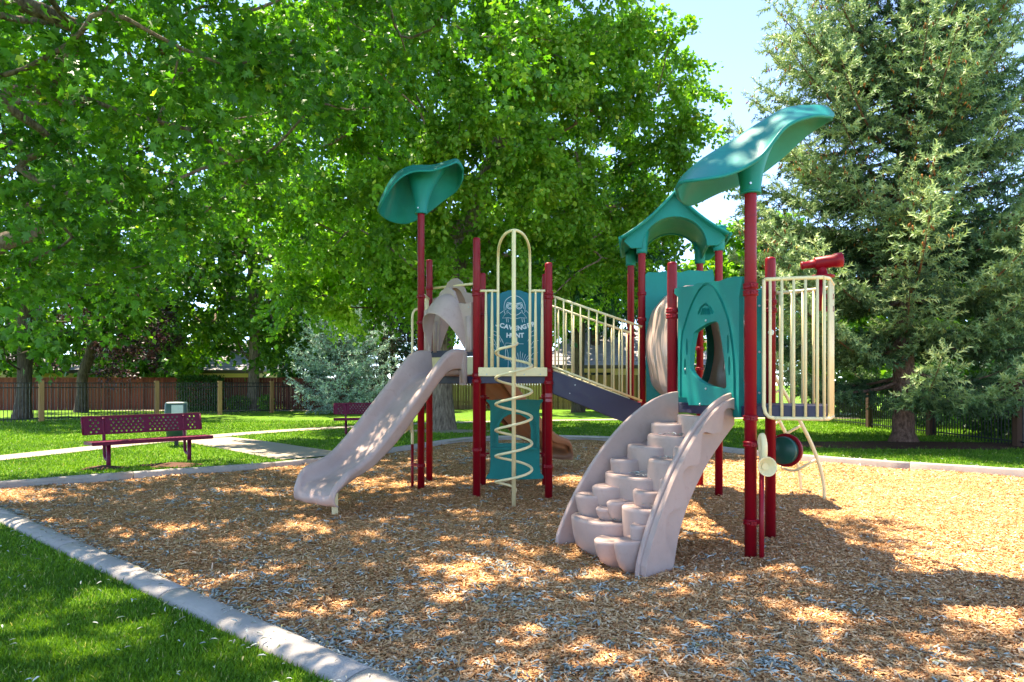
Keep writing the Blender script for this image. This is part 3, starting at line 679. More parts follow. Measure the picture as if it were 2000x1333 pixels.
def hood(p0, p1, z0, zpk, outdir, name, label, depth=0.34):
    """moulded hood: board with an arched opening and a curved shell reaching out over the slide"""
    fn = on(p0, p1); L = math.hypot(p1[0]-p0[0], p1[1]-p0[1]); m = L/2
    a = 0.08; ww = L - 2*a
    zs_ = zpk - 0.28
    ol = [(a, z0), (a, zs_), (a+0.1*ww, zs_+0.02), (m-0.22, zs_+0.08), (m-0.13, zpk-0.05), (m-0.04, zpk), (m+0.04, zpk), (m+0.13, zpk-0.06), (m+0.2, zs_+0.06), (L-a-0.1*ww, zs_+0.03), (L-a, zs_+0.05), (L-a, z0)]
    aw = ww/2 - 0.12
    hl = [(m+aw, z0-0.0005)] + [(m + aw*math.cos(t), z0 + 0.02 + (zpk-0.16-z0)*math.sin(t)**0.85) for t in np.linspace(0.0, math.pi, 15)] + [(m-aw, z0-0.0005)]
    ring = ol[:1] + hl[::-1] + ol[-1:]
    mb = MB(); mb.slab([ol[0], *hl[::-1], ol[-1], *ol[1:-1][::-1]], [], fn, 0.045)
    o = part(mb, name, M['taupe'], label, bevel=0.01)
    od = Vector((outdir[0], outdir[1], 0)).normalized(); rows = []
    for t in np.linspace(0, math.pi, 17):
        r = []
        for k in np.linspace(0, 1, 6):
            hw = aw*(1 - 0.06*k); zz = z0 + 0.02 + (zpk-0.10-z0 - 0.30*k**1.5)*math.sin(t)**0.85
            r.append(fn(m + hw*math.cos(t), zz, 0) + od*depth*(math.sin(t)**0.8)*(k**0.8))
        rows.append(r)
    MB().grid(rows, True).build('hood_shell', M['taupe'], o, solid=0.02, subsurf=1)
    for u in (a+0.05, L-a-0.05): MB().tube([fn(u, z0-0.02, 0.0), fn(u, z0+0.45, 0.0)], 0.045, 14, rf=lambda t: 0.042 + 0.008*t).build('column', M['taupe'], o)
    bolts(o, fn, [(a+0.04, zs_-0.05), (L-a-0.04, zs_-0.02)], 0.024 if outdir[1] > 0 else -0.024)
    return o
hood(Q, A, 1.93, 2.80, (-0.65, -0.76), 'slide_hood', 'taupe moulded hood at the top of the long slide')
hood(Q2, C, 1.98, 3.06, (0.55, 0.83), 'slide_hood', 'taupe moulded hood over the rear slide', 0.28)
fnR = on(Q2, C)
LR = math.hypot(C[0]-Q2[0], C[1]-Q2[1])
part(MB().slab([(0.05, 1.89), (LR-0.05, 1.89), (LR-0.05, 1.985), (0.05, 1.985)], [], fnR, 0.05), 'cross_bar', M['navy'], bevel=0.005)
part(MB().slab([(0.05, 1.62), (LR-0.05, 1.62), (LR-0.05, 1.885), (0.05, 1.885)], [], fnR, 0.03), 'kick_plate', M['cream'], bevel=0.004)
part(MB().tube([(Q2[0]+0.05, Q2[1], 2.95), (C[0]-0.03, C[1]-0.03, 2.95)], 0.019), 'top_rail', M['cream'])
# side barrier and grab rail on the left of the slide deck
sb = part(MB().tube([(Q[0], Q[1]+0.05, 2.78), (Q2[0], Q2[1]-0.05, 2.78)], 0.017), 'barrier', M['cream'], 'narrow cream barrier on the left end'); MB().tube([(Q[0], Q[1]+0.05, 1.66), (Q2[0], Q2[1]-0.05, 1.66)], 0.017).build('rail', M['cream'], sb)
for k in range(5):
    y = Q[1] + 0.12 + k*0.145; MB().tube([(Q[0]+0.004*k, y, 1.66), (Q[0]+0.004*k, y, 2.78)], 0.0125).build('bar', M['cream'], sb)
part(MB().tube(catmull([(-1.29, 10.45, 2.62), (-1.38, 10.4, 2.62), (-1.46, 10.34, 2.58), (-1.485, 10.3, 2.48), (-1.485, 10.3, 2.2), (-1.485, 10.3, 1.5), (-1.485, 10.3, 1.4)], 4), 0.018), 'grab_rail', M['cream'])

# ---- talk tubes
def talk_tube(base, bell, facing, zpipe, post_p, label):
    bx_, by_ = base; pipe = part(MB().lathe([(0.021, -0.2), (0.021, zpipe)], (bx_, by_, 0), 14), 'talk_tube', M['red'], label)
    MB().box(((bx_+post_p[0])/2, (by_+post_p[1])/2, 0.33), (math.hypot(bx_-post_p[0], by_-post_p[1]), 0.03, 0.035), math.atan2(post_p[1]-by_, post_p[0]-bx_)).build('clamp', M['red'], pipe)
    f = Vector(facing).normalized(); bell = Vector(bell)
    nk_ = catmull([(bx_, by_, zpipe), (bx_, by_, zpipe+0.14), (bx_-0.01, by_+0.01, zpipe+0.24), bell - f*0.10 + Vector((0, 0, 0.26)), bell - f*0.06 + Vector((0, 0, 0.17)), bell - f*0.075 + Vector((0, 0, 0.02)), bell - f*0.04], 5)
    MB().tube(nk_, 0.03, 14, rf=lambda t: 0.021 + 0.008*t).build('neck', M['cream'], pipe)
    hb = MB(); pr = [(0.03, -0.07), (0.042, -0.05), (0.066, -0.02), (0.078, 0.0), (0.082, 0.004), (0.080, 0.008), (0.070, 0.0), (0.055, -0.025), (0.03, -0.05), (0.004, -0.055)]
    hb.lathe(pr, bell, 24, f); hb.build('horn', M['cream'], pipe)
talk_tube((2.095, 5.80), (2.098, 5.68, 0.81), (0.05, -1, 0.12), 0.76, E, 'cream horn on a thin maroon pipe at the nearest post')
talk_tube((-1.43, 9.92), (-1.53, 9.86, 0.86), (-0.9, -0.5, 0.0), 0.62, Q, 'cream horn on a thin maroon pipe beside the slide')

# ---- drum
dax = Vector((-0.72, -0.69, 0.02)).normalized(); dc = Vector((2.70, 6.82, 0.835))
dr = part(MB().lathe([(0.15, 0.012), (0.162, 0.012), (0.166, 0.0), (0.162, -0.03), (0.13, -0.045), (0.02, -0.05)], dc, 32, dax), 'drum', M['red'], 'maroon drum with a green face on the right of the post')
MB().lathe([(0.135, 0.008), (0.135, 0.065), (0.128, 0.075), (0.01, 0.08)], dc, 32, dax).build('drum_face', plain('green_drum', '#0c4f45', 0.4), dr)

# ---- inclined bridge
bf = lambda y: lambda u, z, o: Vector((u, y + o, z))
x0, x1 = 0.535, 1.70
bridge = part(MB().slab([(x0, 1.66), (x1, 1.23), (x1, 0.93), (1.5, 0.97), (x0, 1.36)], [], bf(9.13), 0.05), 'bridge', M['navy'], 'navy sloping bridge between the two towers', bevel=0.006)
MB().slab([(x0, 1.66), (x1+0.04, 1.23), (x1+0.04, 0.93), (1.5, 0.97), (x0, 1.36)], [], bf(10.1), 0.05).build('side_beam', M['navy'], bridge, bevel=0.006)
for k in range(7):
    u = x0 + 0.03 + (x1-x0-0.06)*(k+0.5)/7; z = 1.53 - (u-x0)*0.37
    MB().box((u, 9.615, z-0.03), (0.155, 0.9, 0.045)).build('tread', M['navy'], bridge, bevel=0.006)
def railing(y, xa, xb, za_top, zb_top, za, zb, n, label):
    t = MB(); t.tube([(xa, y, za_top), (xb, y, zb_top)], 0.0165)
    r = part(t, 'railing', M['cream'], label); MB().tube([(xa, y, za), (xb, y, zb)], 0.015).build('rail', M['cream'], r)
    for k in range(n):
        f = (k+0.35)/(n-0.3); x = xa + (xb-xa)*f
        MB().tube([(x, y, za+(zb-za)*f), (x, y, za_top+(zb_top-za_top)*f)], 0.0115, 8).build('bar', M['cream'], r)
railing(9.10, 0.53, 1.71, 2.64, 2.235, 1.715, 1.26, 11, 'nearer cream railing of the sloping bridge')
railing(10.12, 0.53, 1.72, 2.64, 2.235, 1.715, 1.26, 11, 'farther cream railing of the sloping bridge')
bolts(bridge, lambda u, z, o: Vector((u, 9.10+o, z)), [(0.83, 1.47), (0.76, 1.36), (1.6, 1.1)], -0.004, 0.008)

# ---- gabled roof over the lower tower
def roof_z(u):
    """eave to ridge profile, u in -1..1"""
    a = abs(u); return 3.42 + 0.58*(1-a)**1.0 - 0.055*math.sin(math.pi*min(1, a))*1.0
rx = Vector((Ip[0]-Gp[0], Ip[1]-Gp[1], 0)).normalized(); ry = Vector((-rx.y, rx.x, 0)); rc = Vector(((Gp[0]+Jp[0])/2, (Gp[1]+Jp[1])/2, 0))
hw_, hd_ = 0.705, 0.70
rows = []
for u in np.linspace(-1, 1, 25):
    rows.append([rc + rx*hw_*u + ry*hd_*v + Vector((0, 0, roof_z(u))) for v in np.linspace(-1, 1, 13)])
roof = part(MB().grid(rows, True), 'roof', M['teal'], 'teal gabled roof with arched ends', solid=0.03)
for v, sg in ((-0.80, 1), (0.80, -1)):
    g = MB(); N = 21
    top = [(hw_*0.97*u, roof_z(u*0.97)-0.012) for u in np.linspace(-1, 1, N)]
    arch = [(0.42*math.cos(t), 3.30 + 0.40*math.sin(t)) for t in np.linspace(0, math.pi, 17)]
    ol = [(-0.66, 3.40)] + top[1:-1] + [(0.66, 3.40), (0.56, 3.30)] + arch + [(-0.56, 3.30)]
    g.slab(ol, [], lambda u, z, o, v=v: rc + rx*u + ry*(hd_*v + o) + Vector((0, 0, z)), 0.05); g.build('gable_end', M['teal'], roof, bevel=0.006)
ar = []
for t in np.linspace(0, math.pi, 17): ar.append([rc + rx*0.44*math.cos(t) + ry*hd_*v + Vector((0, 0, 3.30+0.42*math.sin(t))) for v in np.linspace(-0.8, 0.8, 7)])
MB().grid(ar, True).build('vault', M['teal'], roof, solid=0.015)
for p in (Gp, Ip, Hp, Jp):
    MB().lathe([(0.055, 3.24), (0.072, 3.24), (0.074, 3.27), (0.078, 3.40), (0.10, 3.56), (0.05, 3.58)], (p[0], p[1], 0), 20).build('sleeve', M['teal'], roof)
for sg in (-1, 1):
    ed = MB(); ed.tube([rc + rx*hw_*sg + ry*hd_*v + Vector((0, 0, roof_z(1))) for v in (-1, 1)], 0.022, 8); ed.build('eave_lip', M['teal'], roof)
    for k in range(1, 4): 
        u = sg*k*0.25; MB().tube([rc + rx*hw_*u + ry*hd_*v + Vector((0, 0, roof_z(u)+0.016)) for v in (-0.98, 0.98)], 0.01, 6).build('rib', M['teal'], roof)

# ---- teal panels and crawl tunnel on the lower tower
fnT = on(K, E); LKE = math.hypot(E[0]-K[0], E[1]-K[1])
def q1(pts): return [plane_uz(K, E, 1250 + x/4.04, 500 + y/4.04) for x, y in pts]
ol = q1([(286, 300), (288, 262), (330, 245), (430, 240), (470, 218), (520, 208), (580, 205), (640, 200), (700, 178), (760, 165), (822, 164), (826, 190), (812, 260), (800, 330), (800, 1275), (752, 1275), (752, 1180), (400, 1180), (385, 1120), (318, 1120), (318, 330)])
hl = smooth2(q1([(441, 625), (452, 600), (500, 565), (560, 532), (628, 525), (648, 600), (668, 720), (685, 850), (697, 985), (690, 1044), (630, 1040), (560, 1022), (490, 985), (440, 940), (415, 895), (412, 850), (420, 740)]), 4)
small = [oval(*plane_uz(K, E, 1250+x/4.04, 500+y/4.04), 0.018, 0.085, 16) for x, y in ((386, 720), (372, 878), (712, 700), (722, 870))]
pk = part(MB().slab(ol, [hl] + small, fnT, 0.05), 'entry_panel', M['teal'], 'teal entry panel with a large rounded opening above the step climber', bevel=0.01)
rb = MB(); ar_ = q1([(340, 1110), (345, 700), (375, 540), (430, 380), (490, 270), (545, 225), (600, 245), (660, 350), (715, 500), (750, 700), (765, 900), (768, 1200)])
ribbon(rb, [(v.x, v.y) for v in catmull([Vector((a, c, 0)) for a, c in ar_], 6)], fnT, 0.014, -0.034, 0.012)
sh = [plane_uz(K, E, 1250+x/4.04, 500+y/4.04) for x, y in ((480, 462), (500, 410), (538, 378), (575, 405), (598, 455))]
ribbon(rb, sh, fnT, 0.012, -0.034, 0.014)
for i in range(5): ribbon(rb, [plane_uz(K, E, 1250+(505+i*18)/4.04, 500+465/4.04), plane_uz(K, E, 1250+(518+i*11)/4.04, 500+415/4.04)], fnT, 0.012, -0.034, 0.014)
rb.build('raised_moulding', M['teal'], pk)
bolts(pk, fnT, q1([(540, 512), (540, 1048), (492, 1172), (376, 895)]), -0.026, 0.013)
fnKF = on(K, Fp, 0.0); LKF = math.hypot(Fp[0]-K[0], Fp[1]-K[1])
pf = part(MB().slab([(0.06, 1.22), (LKF-0.06, 1.22), (LKF-0.06, 2.42), (LKF-0.2, 2.40), (LKF/2, 2.5), (0.2, 2.42), (0.06, 2.40)], [oval(LKF/2, 1.84, 0.31, 0.50, 28)], fnKF, 0.045), 'tunnel_panel', M['teal'], 'teal panel at the near end of the crawl tunnel', bevel=0.008)
bolts(pf, fnKF, [(LKF-0.1, 1.4), (LKF-0.1, 1.8), (LKF-0.1, 2.25), (0.1, 1.5), (0.1, 2.1)], -0.024, 0.013)
fnGI = on(Gp, Ip); LGI = math.hypot(Ip[0]-Gp[0], Ip[1]-Gp[1])
part(MB().slab([(0.06, 1.10), (LGI-0.06, 1.10), (LGI-0.06, 2.90), (LGI-0.08, 3.0), (LGI-0.18, 2.98), (LGI*0.62, 3.0), (LGI/2, 2.97), (LGI*0.36, 3.0), (0.2, 2.98), (0.08, 2.99), (0.04, 2.95)], [oval(LGI/2, 1.97, 0.35, 0.70, 30)], fnGI, 0.045), 'tunnel_panel', M['teal'], 'tall teal panel at the far end of the crawl tunnel', bevel=0.008)
# tunnel
c0 = fnKF(LKF/2, 1.84, 0.05); c1 = fnGI(LGI/2, 1.97, -0.04); dT = Vector((c1.x-c0.x, c1.y-c0.y, 0)).normalized(); nT = Vector((dT.y, -dT.x, 0))
NU, NV = 44, 40; rows = []
for i in range(NU+1):
    t = i/NU; c = c0.lerp(c1, t); a = 0.36 + 0.08*min(1, 8*t)*1.0 + 0.0*t; hgt = 0.53 + (0.70-0.53)*min(1, t*3.0)
    fl_ = 0.03*(math.exp(-((t-0.5)/0.05)**2)) 
    row = []
    for j in range(NV):
        th = 2*math.pi*j/NV; rib = 1 + 0.02*math.cos(10*th) + 0.012*math.sin(6*th + 9*t)
        ce, se = math.cos(th), math.sin(th); ex = 0.8
        row.append(c + nT*(a+fl_)*rib*math.copysign(abs(ce)**ex, ce) + Vector((0, 0, (hgt+fl_)*rib*math.copysign(abs(se)**ex, se))))
    rows.append(row)
tm = MB(); vs = [p for r in rows for p in r]; fs = []
slits = {(i, j % 40) for i in (12, 18, 24, 30) for j in range(38, 43)}
for i in range(NU):
    for j in range(NV):
        if (i, j) in slits: continue
        fs.append((i*NV+j, i*NV+(j+1) % NV, (i+1)*NV+(j+1) % NV, (i+1)*NV+j))
tm.add(vs, fs, True); part(tm, 'crawl_tunnel', M['taupe'], 'taupe ribbed crawl tunnel between the teal panels', solid=0.02, subsurf=1)

# ---- lookout bay of cream bars
def bay_wall(path, zt, zb, n, label, lead=False):
    """path: plan polyline; top and bottom rails with bars"""
    pts = [Vector((x, y, 0)) for x, y in path]; d = [0]
    for a, c in zip(pts, pts[1:]): d.append(d[-1] + (c-a).length)
    def at(s):
        for i in range(len(d)-1):
            if d[i+1] >= s - 1e-9: return pts[i].lerp(pts[i+1], (s-d[i])/max(d[i+1]-d[i], 1e-9))
        return pts[-1]
    m = 14; r = MB(); top = [at(d[-1]*k/m) + Vector((0, 0, zt)) for k in range(m+1)]; bot = [at(d[-1]*k/m) + Vector((0, 0, zb)) for k in range(m+1)]
    if lead:
        st = [at(0) + Vector((0, 0, zt))] + [at(0.0) + Vector((0, 0, z)) for z in (zt-0.06, zb+0.10)] + [at(0.012) + Vector((0, 0, zb+0.045)), at(0.04) + Vector((0, 0, zb+0.012)), at(0.085) + Vector((0, 0, zb))]
        r.tube(st, 0.0165, 10); bot = [at(0.085 + (d[-1]-0.085)*k/m) + Vector((0, 0, zb)) for k in range(m+1)]
    r2 = MB(); (r.tube(top, 0.0165, 10)); (r if lead else r2).tube(bot, 0.0165, 10)
    o = part(r, 'barrier', M['cream'], label)
    if not lead: r2.build('rail', M['cream'], o)
    for k in range(n):
        s = d[-1]*(k+0.55)/n if lead else d[-1]*(k+0.3)/n; p = at(s); MB().tube([p + Vector((0, 0, zb)), p + Vector((0, 0, zt))], 0.0125, 10).build('bar', M['cream'], o)
    return o
bay_wall([(2.135, 5.86), (2.35, 5.79), (2.5, 5.755), B1], 2.375, 1.20, 5, 'curved front barrier of the lookout bay', True)
sw = bay_wall([B1, (2.66, 5.80), (2.88, 6.2), B2], 2.375, 1.20, 8, 'side barrier of the lookout bay')
bay_wall([(2.565, 6.70), (2.72, 6.58), (2.86, 6.42), B2], 2.37, 1.22, 5, 'rear barrier of the lookout bay')
# telescope on the side barrier
tc = Vector((2.735, 6.10, 2.56)); ta = Vector((1, -0.25, 0.13)).normalized()
te = part(MB().lathe([(0.05, -0.06), (0.055, -0.055), (0.055, 0.10), (0.062, 0.105), (0.066, 0.165), (0.056, 0.17), (0.05, 0.14), (0.01, 0.135)], tc, 24, ta).lathe([(0.028, -0.175), (0.036, -0.17), (0.036, -0.15), (0.03, -0.145), (0.04, -0.06), (0.05, -0.055)], tc, 20, ta), 'telescope', M['red'], 'maroon toy telescope on the lookout bay')
MB().lathe([(0.05, -0.135), (0.105, -0.13), (0.105, -0.115), (0.05, -0.11), (0.04, -0.06), (0.032, -0.03)], tc, 24).build('mount', M['red'], te)
MB().tube([tc + Vector((0, 0.02, -0.13)), tc + Vector((0, 0.05, -0.42))], 0.02, 10).build('stalk', M['red'], te)
for z in (2.26, 2.15): MB().box((2.80, 6.09, z), (0.05, 0.06, 0.045), 1.05).build('clamp', M['red'], te)
sg_ = part(MB().lathe([(0.028, 0), (0.028, 0.003), (0.02, 0.005)], (Fp[0]-0.012, Fp[1]-0.0505, 1.985), 20, (-0.2, -1, 0)), 'badge', M['white'], 'small pale oval badge on the post')

for zc, hh in ((1.335, 0.05), (1.27, 0.04)):
    rows = [[Vector((B[0] + (PR+0.0015)*math.cos(a), B[1] + (PR+0.0015)*math.sin(a), zc + dz)) for dz in (-hh/2, hh/2)] for a in np.linspace(-math.pi*0.85, -math.pi*0.15, 10)]
    part(MB().grid(rows, True), 'sticker', plain('faded_sticker', '#a0545c', 0.6), 'faded sticker on the post')
# ---- arched ladder on the far side of the lower tower
for Y in (9.02, 9.80):
    pass
al = MB(); rail1 = catmull([(2.78, 9.12, 2.28), (3.05, 9.05, 2.05), (3.30, 9.02, 1.75), (3.52, 9.0, 1.42), (3.74, 9.0, 1.02), (3.90, 9.0, 0.70), (4.01, 9.0, 0.40), (4.06, 9.0, 0.15), (4.07, 9.0, -0.15)], 5)
al.tube(rail1, 0.024, 12); rail2 = [p + Vector((0.02, 0.8, 0)) for p in rail1]
al.tube(rail2, 0.024, 12)
ladder = part(al, 'arched_ladder', M['cream'], 'cream arched tube ladder at the right rear')
for x, z in ((3.97, 0.50), (3.78, 0.95), (3.52, 1.42), (3.18, 1.90)):
    MB().tube(catmull([(x, 9.0, z), (x-0.10, 9.03, z-0.06), (x-0.22, 9.15, z-0.16), (x-0.24, 9.4, z-0.18), (x-0.22, 9.65, z-0.16), (x-0.10, 9.77, z-0.06), (x, 9.8, z)], 4), 0.018, 10).build('rung', M['cream'], ladder)
part(MB().tube(catmull([(2.80, 10.1, 2.1), (2.86, 10.12, 2.1), (2.9, 10.12, 2.0), (2.9, 10.12, 1.3), (2.86, 10.12, 1.2), (2.80, 10.1, 1.2)], 4), 0.018), 'grab_rail', M['cream'])
part(MB().tube(catmull([(2.0, 10.22, 2.0), (2.0, 10.24, 2.08), (2.06, 10.24, 2.15), (2.16, 10.22, 2.08), (2.16, 10.22, 1.24)], 4), 0.018), 'grab_rail', M['cream'])

# ---- step climber: two curved side walls with moulded bowl steps between them
TL = Vector((1.655, 6.90, 0)); FL = Vector((0.40, 6.43, 0)); TR = Vector((1.965, 6.13, 0)); FR = Vector((0.97, 5.42, 0))
def cl(s, t, z): return (TL.lerp(FL, s)).lerp(TR.lerp(FR, s), t) + Vector((0, 0, z))
def outer_z(s): return 1.415*(max(0.0, 1 - s**1.75))**0.80        # upper edge of a wall
LOWPTS = [(0.66, -0.06), (0.63, 0.12), (0.585, 0.30), (0.50, 0.50), (0.385, 0.69), (0.26, 0.86), (0.13, 1.0), (0.04, 1.09), (0.0, 1.13)]
def low_s(z): return float(np.interp(z, [p[1] for p in LOWPTS], [p[0] for p in LOWPTS]))
def wall_outline():
    up = [(s, outer_z(s)) for s in list(np.linspace(0, 0.9, 18)) + [0.94, 0.97, 0.985]] + [(1.0, -0.06)]
    low = [(v.x, v.y) for v in catmull([Vector((a, c, 0)) for a, c in LOWPTS], 3)]
    return up + low
climber = None
for t in (0.0, 1.0):
    mb = MB(); sgn = -1 if t == 0 else 1
    tw = 0.045
    mb.slab(wall_outline(), [], lambda s, z, o, t=t: cl(s, t + o, z), tw)
    if climber is None:
        climber = part(mb, 'step_climber', M['taupe'], 'taupe moulded step climber with curved side walls', bevel=0.012)
    else:
        w2 = mb.build('side_wall', M['taupe'], climber, bevel=0.012)
        # wavy relief on the outside of the near wall, raised inside a stepped line
        LR_ = (FR-TR).length
        rl = [plane_uz(TR, FR, 1040 + x/3.174, 720 + y/3.174) for x, y in [(1235, 262), (1200, 244), (1160, 258), (1148, 320), (1135, 385), (1085, 402), (1030, 392), (1012, 430), (1005, 540), (985, 592), (930, 600), (893, 640), (895, 710), (912, 775), (895, 840), (840, 868), (795, 905), (782, 985), (790, 1070), (825, 1150), (835, 1250)]]
        rl = [(min(max(u/LR_, low_s(z)+0.012), 0.93), z) for u, z in rl]; rl[-1] = (rl[-1][0], -0.05)
        rl = [(v.x, v.y) for v in catmull([Vector((a, c, 0)) for a, c in rl], 4)]
        up = [(s, outer_z(s)-0.045) for s in np.linspace(0.975, 0.04, 26)]
        relief = MB(); relief.slab(rl + [(0.975, -0.05)] + up, [], lambda s, z, o: cl(s, 1.0 + tw/2 + 0.014 + o, z), 0.085); relief.build('relief', M['taupe'], w2, bevel=0.018)
# backing surface that the bowls grow from
rows = []
for s in np.linspace(0.0, 0.93, 18):
    z = max(-0.05, outer_z(min(s+0.06, 1.0)) - 0.30 if s < 0.9 else -0.05); rows.append([cl(s, t, z) for t in (0.02, 0.5, 0.98)])
MB().grid(rows, True).build('back_shell', M['taupe'], climber, solid=0.02)
def bowl(t0, t1, s_front, s_back, ztop, zbot, lean=0.25):
    """D-shaped step: flat top bowed towards the front, side tapering inward to the bottom"""
    N = 16; rows = []; tc_, tr_ = (t0+t1)/2, (t1-t0)/2
    def ring(sc, z, sh):
        r = []
        for k in range(N+1):
            a = math.pi*k/N; tt = tc_ - tr_*sc*math.cos(a)*1.0; ss = max(s_back, low_s(max(z, 0)) + 0.05) + (s_front - max(s_back, low_s(max(z, 0)) + 0.05))*(math.sin(a)**0.6)*sc - sh
            r.append(cl(ss, min(max(tt, 0.02), 0.98), z))
        return r
    H = ztop - zbot
    prof = [(0.55, ztop-0.012, 0), (0.86, ztop-0.004, 0), (0.96, ztop, 0), (1.0, ztop-0.012, 0), (1.0, ztop-0.03, 0), (0.985, ztop-0.25*H, 0), (0.95, ztop-0.5*H, 0.0), (0.88, ztop-0.75*H, 0.0), (0.74, ztop-0.92*H, 0.0), (0.55, zbot, 0)]
    rows = [ring(*p) for p in prof]; mb = MB(); mb.grid(rows, True)
    # close the top
    cpt = cl(s_back, tc_, ztop-0.014); o = len(mb.v); mb.v.append(tuple(cpt))
    for k in range(N): mb.f.append((k, k+1, o)); mb.sm.append(True)
    return mb
steps = [  # (t0, t1, s_front, s_back, z_top, z_bottom)
    (0.02, 0.66, 1.0, 0.62, 0.30, -0.05), (0.52, 0.84, 1.08, 0.70, 0.20, -0.05), (0.78, 0.98, 1.08, 0.70, 0.24, -0.05),
    (0.02, 0.32, 0.92, 0.6, 0.48, 0.22), (0.12, 0.42, 0.84, 0.5, 0.565, 0.30), (0.30, 0.52, 0.90, 0.6, 0.40, 0.26), (0.42, 0.62, 0.88, 0.6, 0.47, 0.28), (0.55, 0.98, 0.88, 0.5, 0.46, 0.05), (0.80, 0.98, 0.95, 0.6, 0.35, 0.05),
    (0.02, 0.72, 0.72, 0.35, 0.67, 0.38), (0.55, 0.86, 0.76, 0.4, 0.58, 0.36), (0.02, 0.34, 0.64, 0.3, 0.79, 0.55), (0.50, 0.98, 0.62, 0.3, 0.84, 0.48), (0.82, 0.98, 0.68, 0.3, 0.70, 0.4),
    (0.02, 0.56, 0.52, 0.2, 0.92, 0.66), (0.14, 0.78, 0.42, 0.1, 1.02, 0.78), (0.66, 0.98, 0.46, 0.15, 0.94, 0.7), (0.05, 0.5, 0.33, 0.05, 1.12, 0.88), (0.28, 0.98, 0.22, -0.02, 1.20, 0.9)]
for st_ in steps: bowl(*st_).build('step', M['taupe'], climber)
# ------------------------------------------------------------------ benches and bin
def bench(loc, rot, label, tilt=0.0):
    """perforated bench, seat towards local -y"""
    t = thing('bench', label, 'bench', loc, rot, 'perforated benches by the playground'); t.rotation_euler[1] = tilt
    L = 2.0; h = L/2
    def perforated(fn, z0, z1, name):
        holes = []
        rr = 0.019
        for r in range(5):
            n = 0
            x = -h + 0.12 + (0.04 if r % 2 else 0)
            while x < h - 0.1:
                if abs(abs(x) - 0.66) > 0.07 and abs(x) > 0.04: holes.append([(x + rr*math.cos(a), z0 + (z1-z0)*(0.16 + 0.17*r) + rr*math.sin(a)) for a in np.linspace(0, 2*math.pi, 6, endpoint=False)])
                x += 0.08
        return MB().slab([(-h, z0), (h, z0), (h, z1), (-h, z1)], holes, fn, 0.02).build(name, M['bench'], t)
    lean = lambda u, z, o: Vector((u, 0.14 + (z-0.55)*0.22 + o, z))
    bk = perforated(lean, 0.56, 0.86, 'backrest')
    bk2 = MB(); [bk2.beam(lean(-h, z, 0), lean(h, z, 0), 0.035, 0.03) for z in (0.59, 0.875)]; [bk2.tube([lean(x, 0.57, 0), lean(x, 0.86, 0)], 0.017, 8) for x in (-h, h)]; bk2.build('edge_frame', M['bench'], bk)
    se = perforated(lambda u, w, o: Vector((u, w, 0.45 + o)), -0.28, 0.06, 'seat')
    sf = MB(); sf.beam((-h, -0.28, 0.465), (h, -0.28, 0.465), 0.03, 0.06); sf.beam((-h, 0.06, 0.465), (h, 0.06, 0.465), 0.03, 0.05)
    for x in (-h, h): sf.box((x, -0.11, 0.44), (0.03, 0.36, 0.055))
    sf.build('edge_frame', M['bench'], se)
    for x in (-0.68, 0.68):
        MB().tube([(x, -0.05, -0.2), (x, -0.05, 0.43)], 0.036, 14).build('leg', M['bench'], t)
        MB().tube(catmull([(x, -0.05, 0.14), (x, 0.04, 0.14), (x, 0.11, 0.18), (x, 0.135, 0.27), (x, 0.14, 0.45), (x, 0.20, 0.84)], 5), 0.026, 12).build('back_support', M['bench'], t)
        MB().box((x, -0.11, 0.42), (0.05, 0.34, 0.03)).build('seat_bracket', M['bench'], t)
    return t
bench((-6.4, 12.2, LAWN_Z), math.radians(50), 'maroon perforated bench on the grass in front of the bin', 0.0)
bench((-3.95, 19.35, LAWN_Z), math.radians(15), 'maroon perforated bench partly hidden behind the long slide', 0.0)

bn = thing('litter_bin', 'dark green litter bin with a pale flap on a post behind the nearer bench', 'litter bin', (-7.62, 15.7, LAWN_Z), math.radians(20))
def rbox(w, d, z, r=0.05, n=4):
    pts = []
    for cx, cy, a0 in ((w/2-r, d/2-r, 0), (-w/2+r, d/2-r, 90), (-w/2+r, -d/2+r, 180), (w/2-r, -d/2+r, 270)):
        for k in range(n+1):
            a = math.radians(a0 + 90*k/n); pts.append(Vector((cx + r*math.cos(a), cy + r*math.sin(a), z)))
    return pts + [pts[0]]
MB().grid([rbox(0.36, 0.36, 0.2), rbox(0.42, 0.42, 0.62), rbox(0.43, 0.43, 0.66)], True).build('bin_body', M['can'], bn, solid=0.02)
hd = MB().grid([rbox(0.45, 0.45, 0.66), rbox(0.46, 0.46, 0.70), rbox(0.44, 0.44, 0.97), rbox(0.40, 0.40, 1.0), rbox(0.02, 0.02, 1.01, 0.005)], True).build('bin_lid', M['can'], bn)
MB().box((0.04, -0.228, 0.84), (0.24, 0.012, 0.2), None, Matrix.Rotation(-0.06, 3, 'X')).build('flap', M['canlid'], hd)
MB().box((0, 0, 0.1), (0.08, 0.08, 0.3)).build('bin_post', M['iron'], bn)

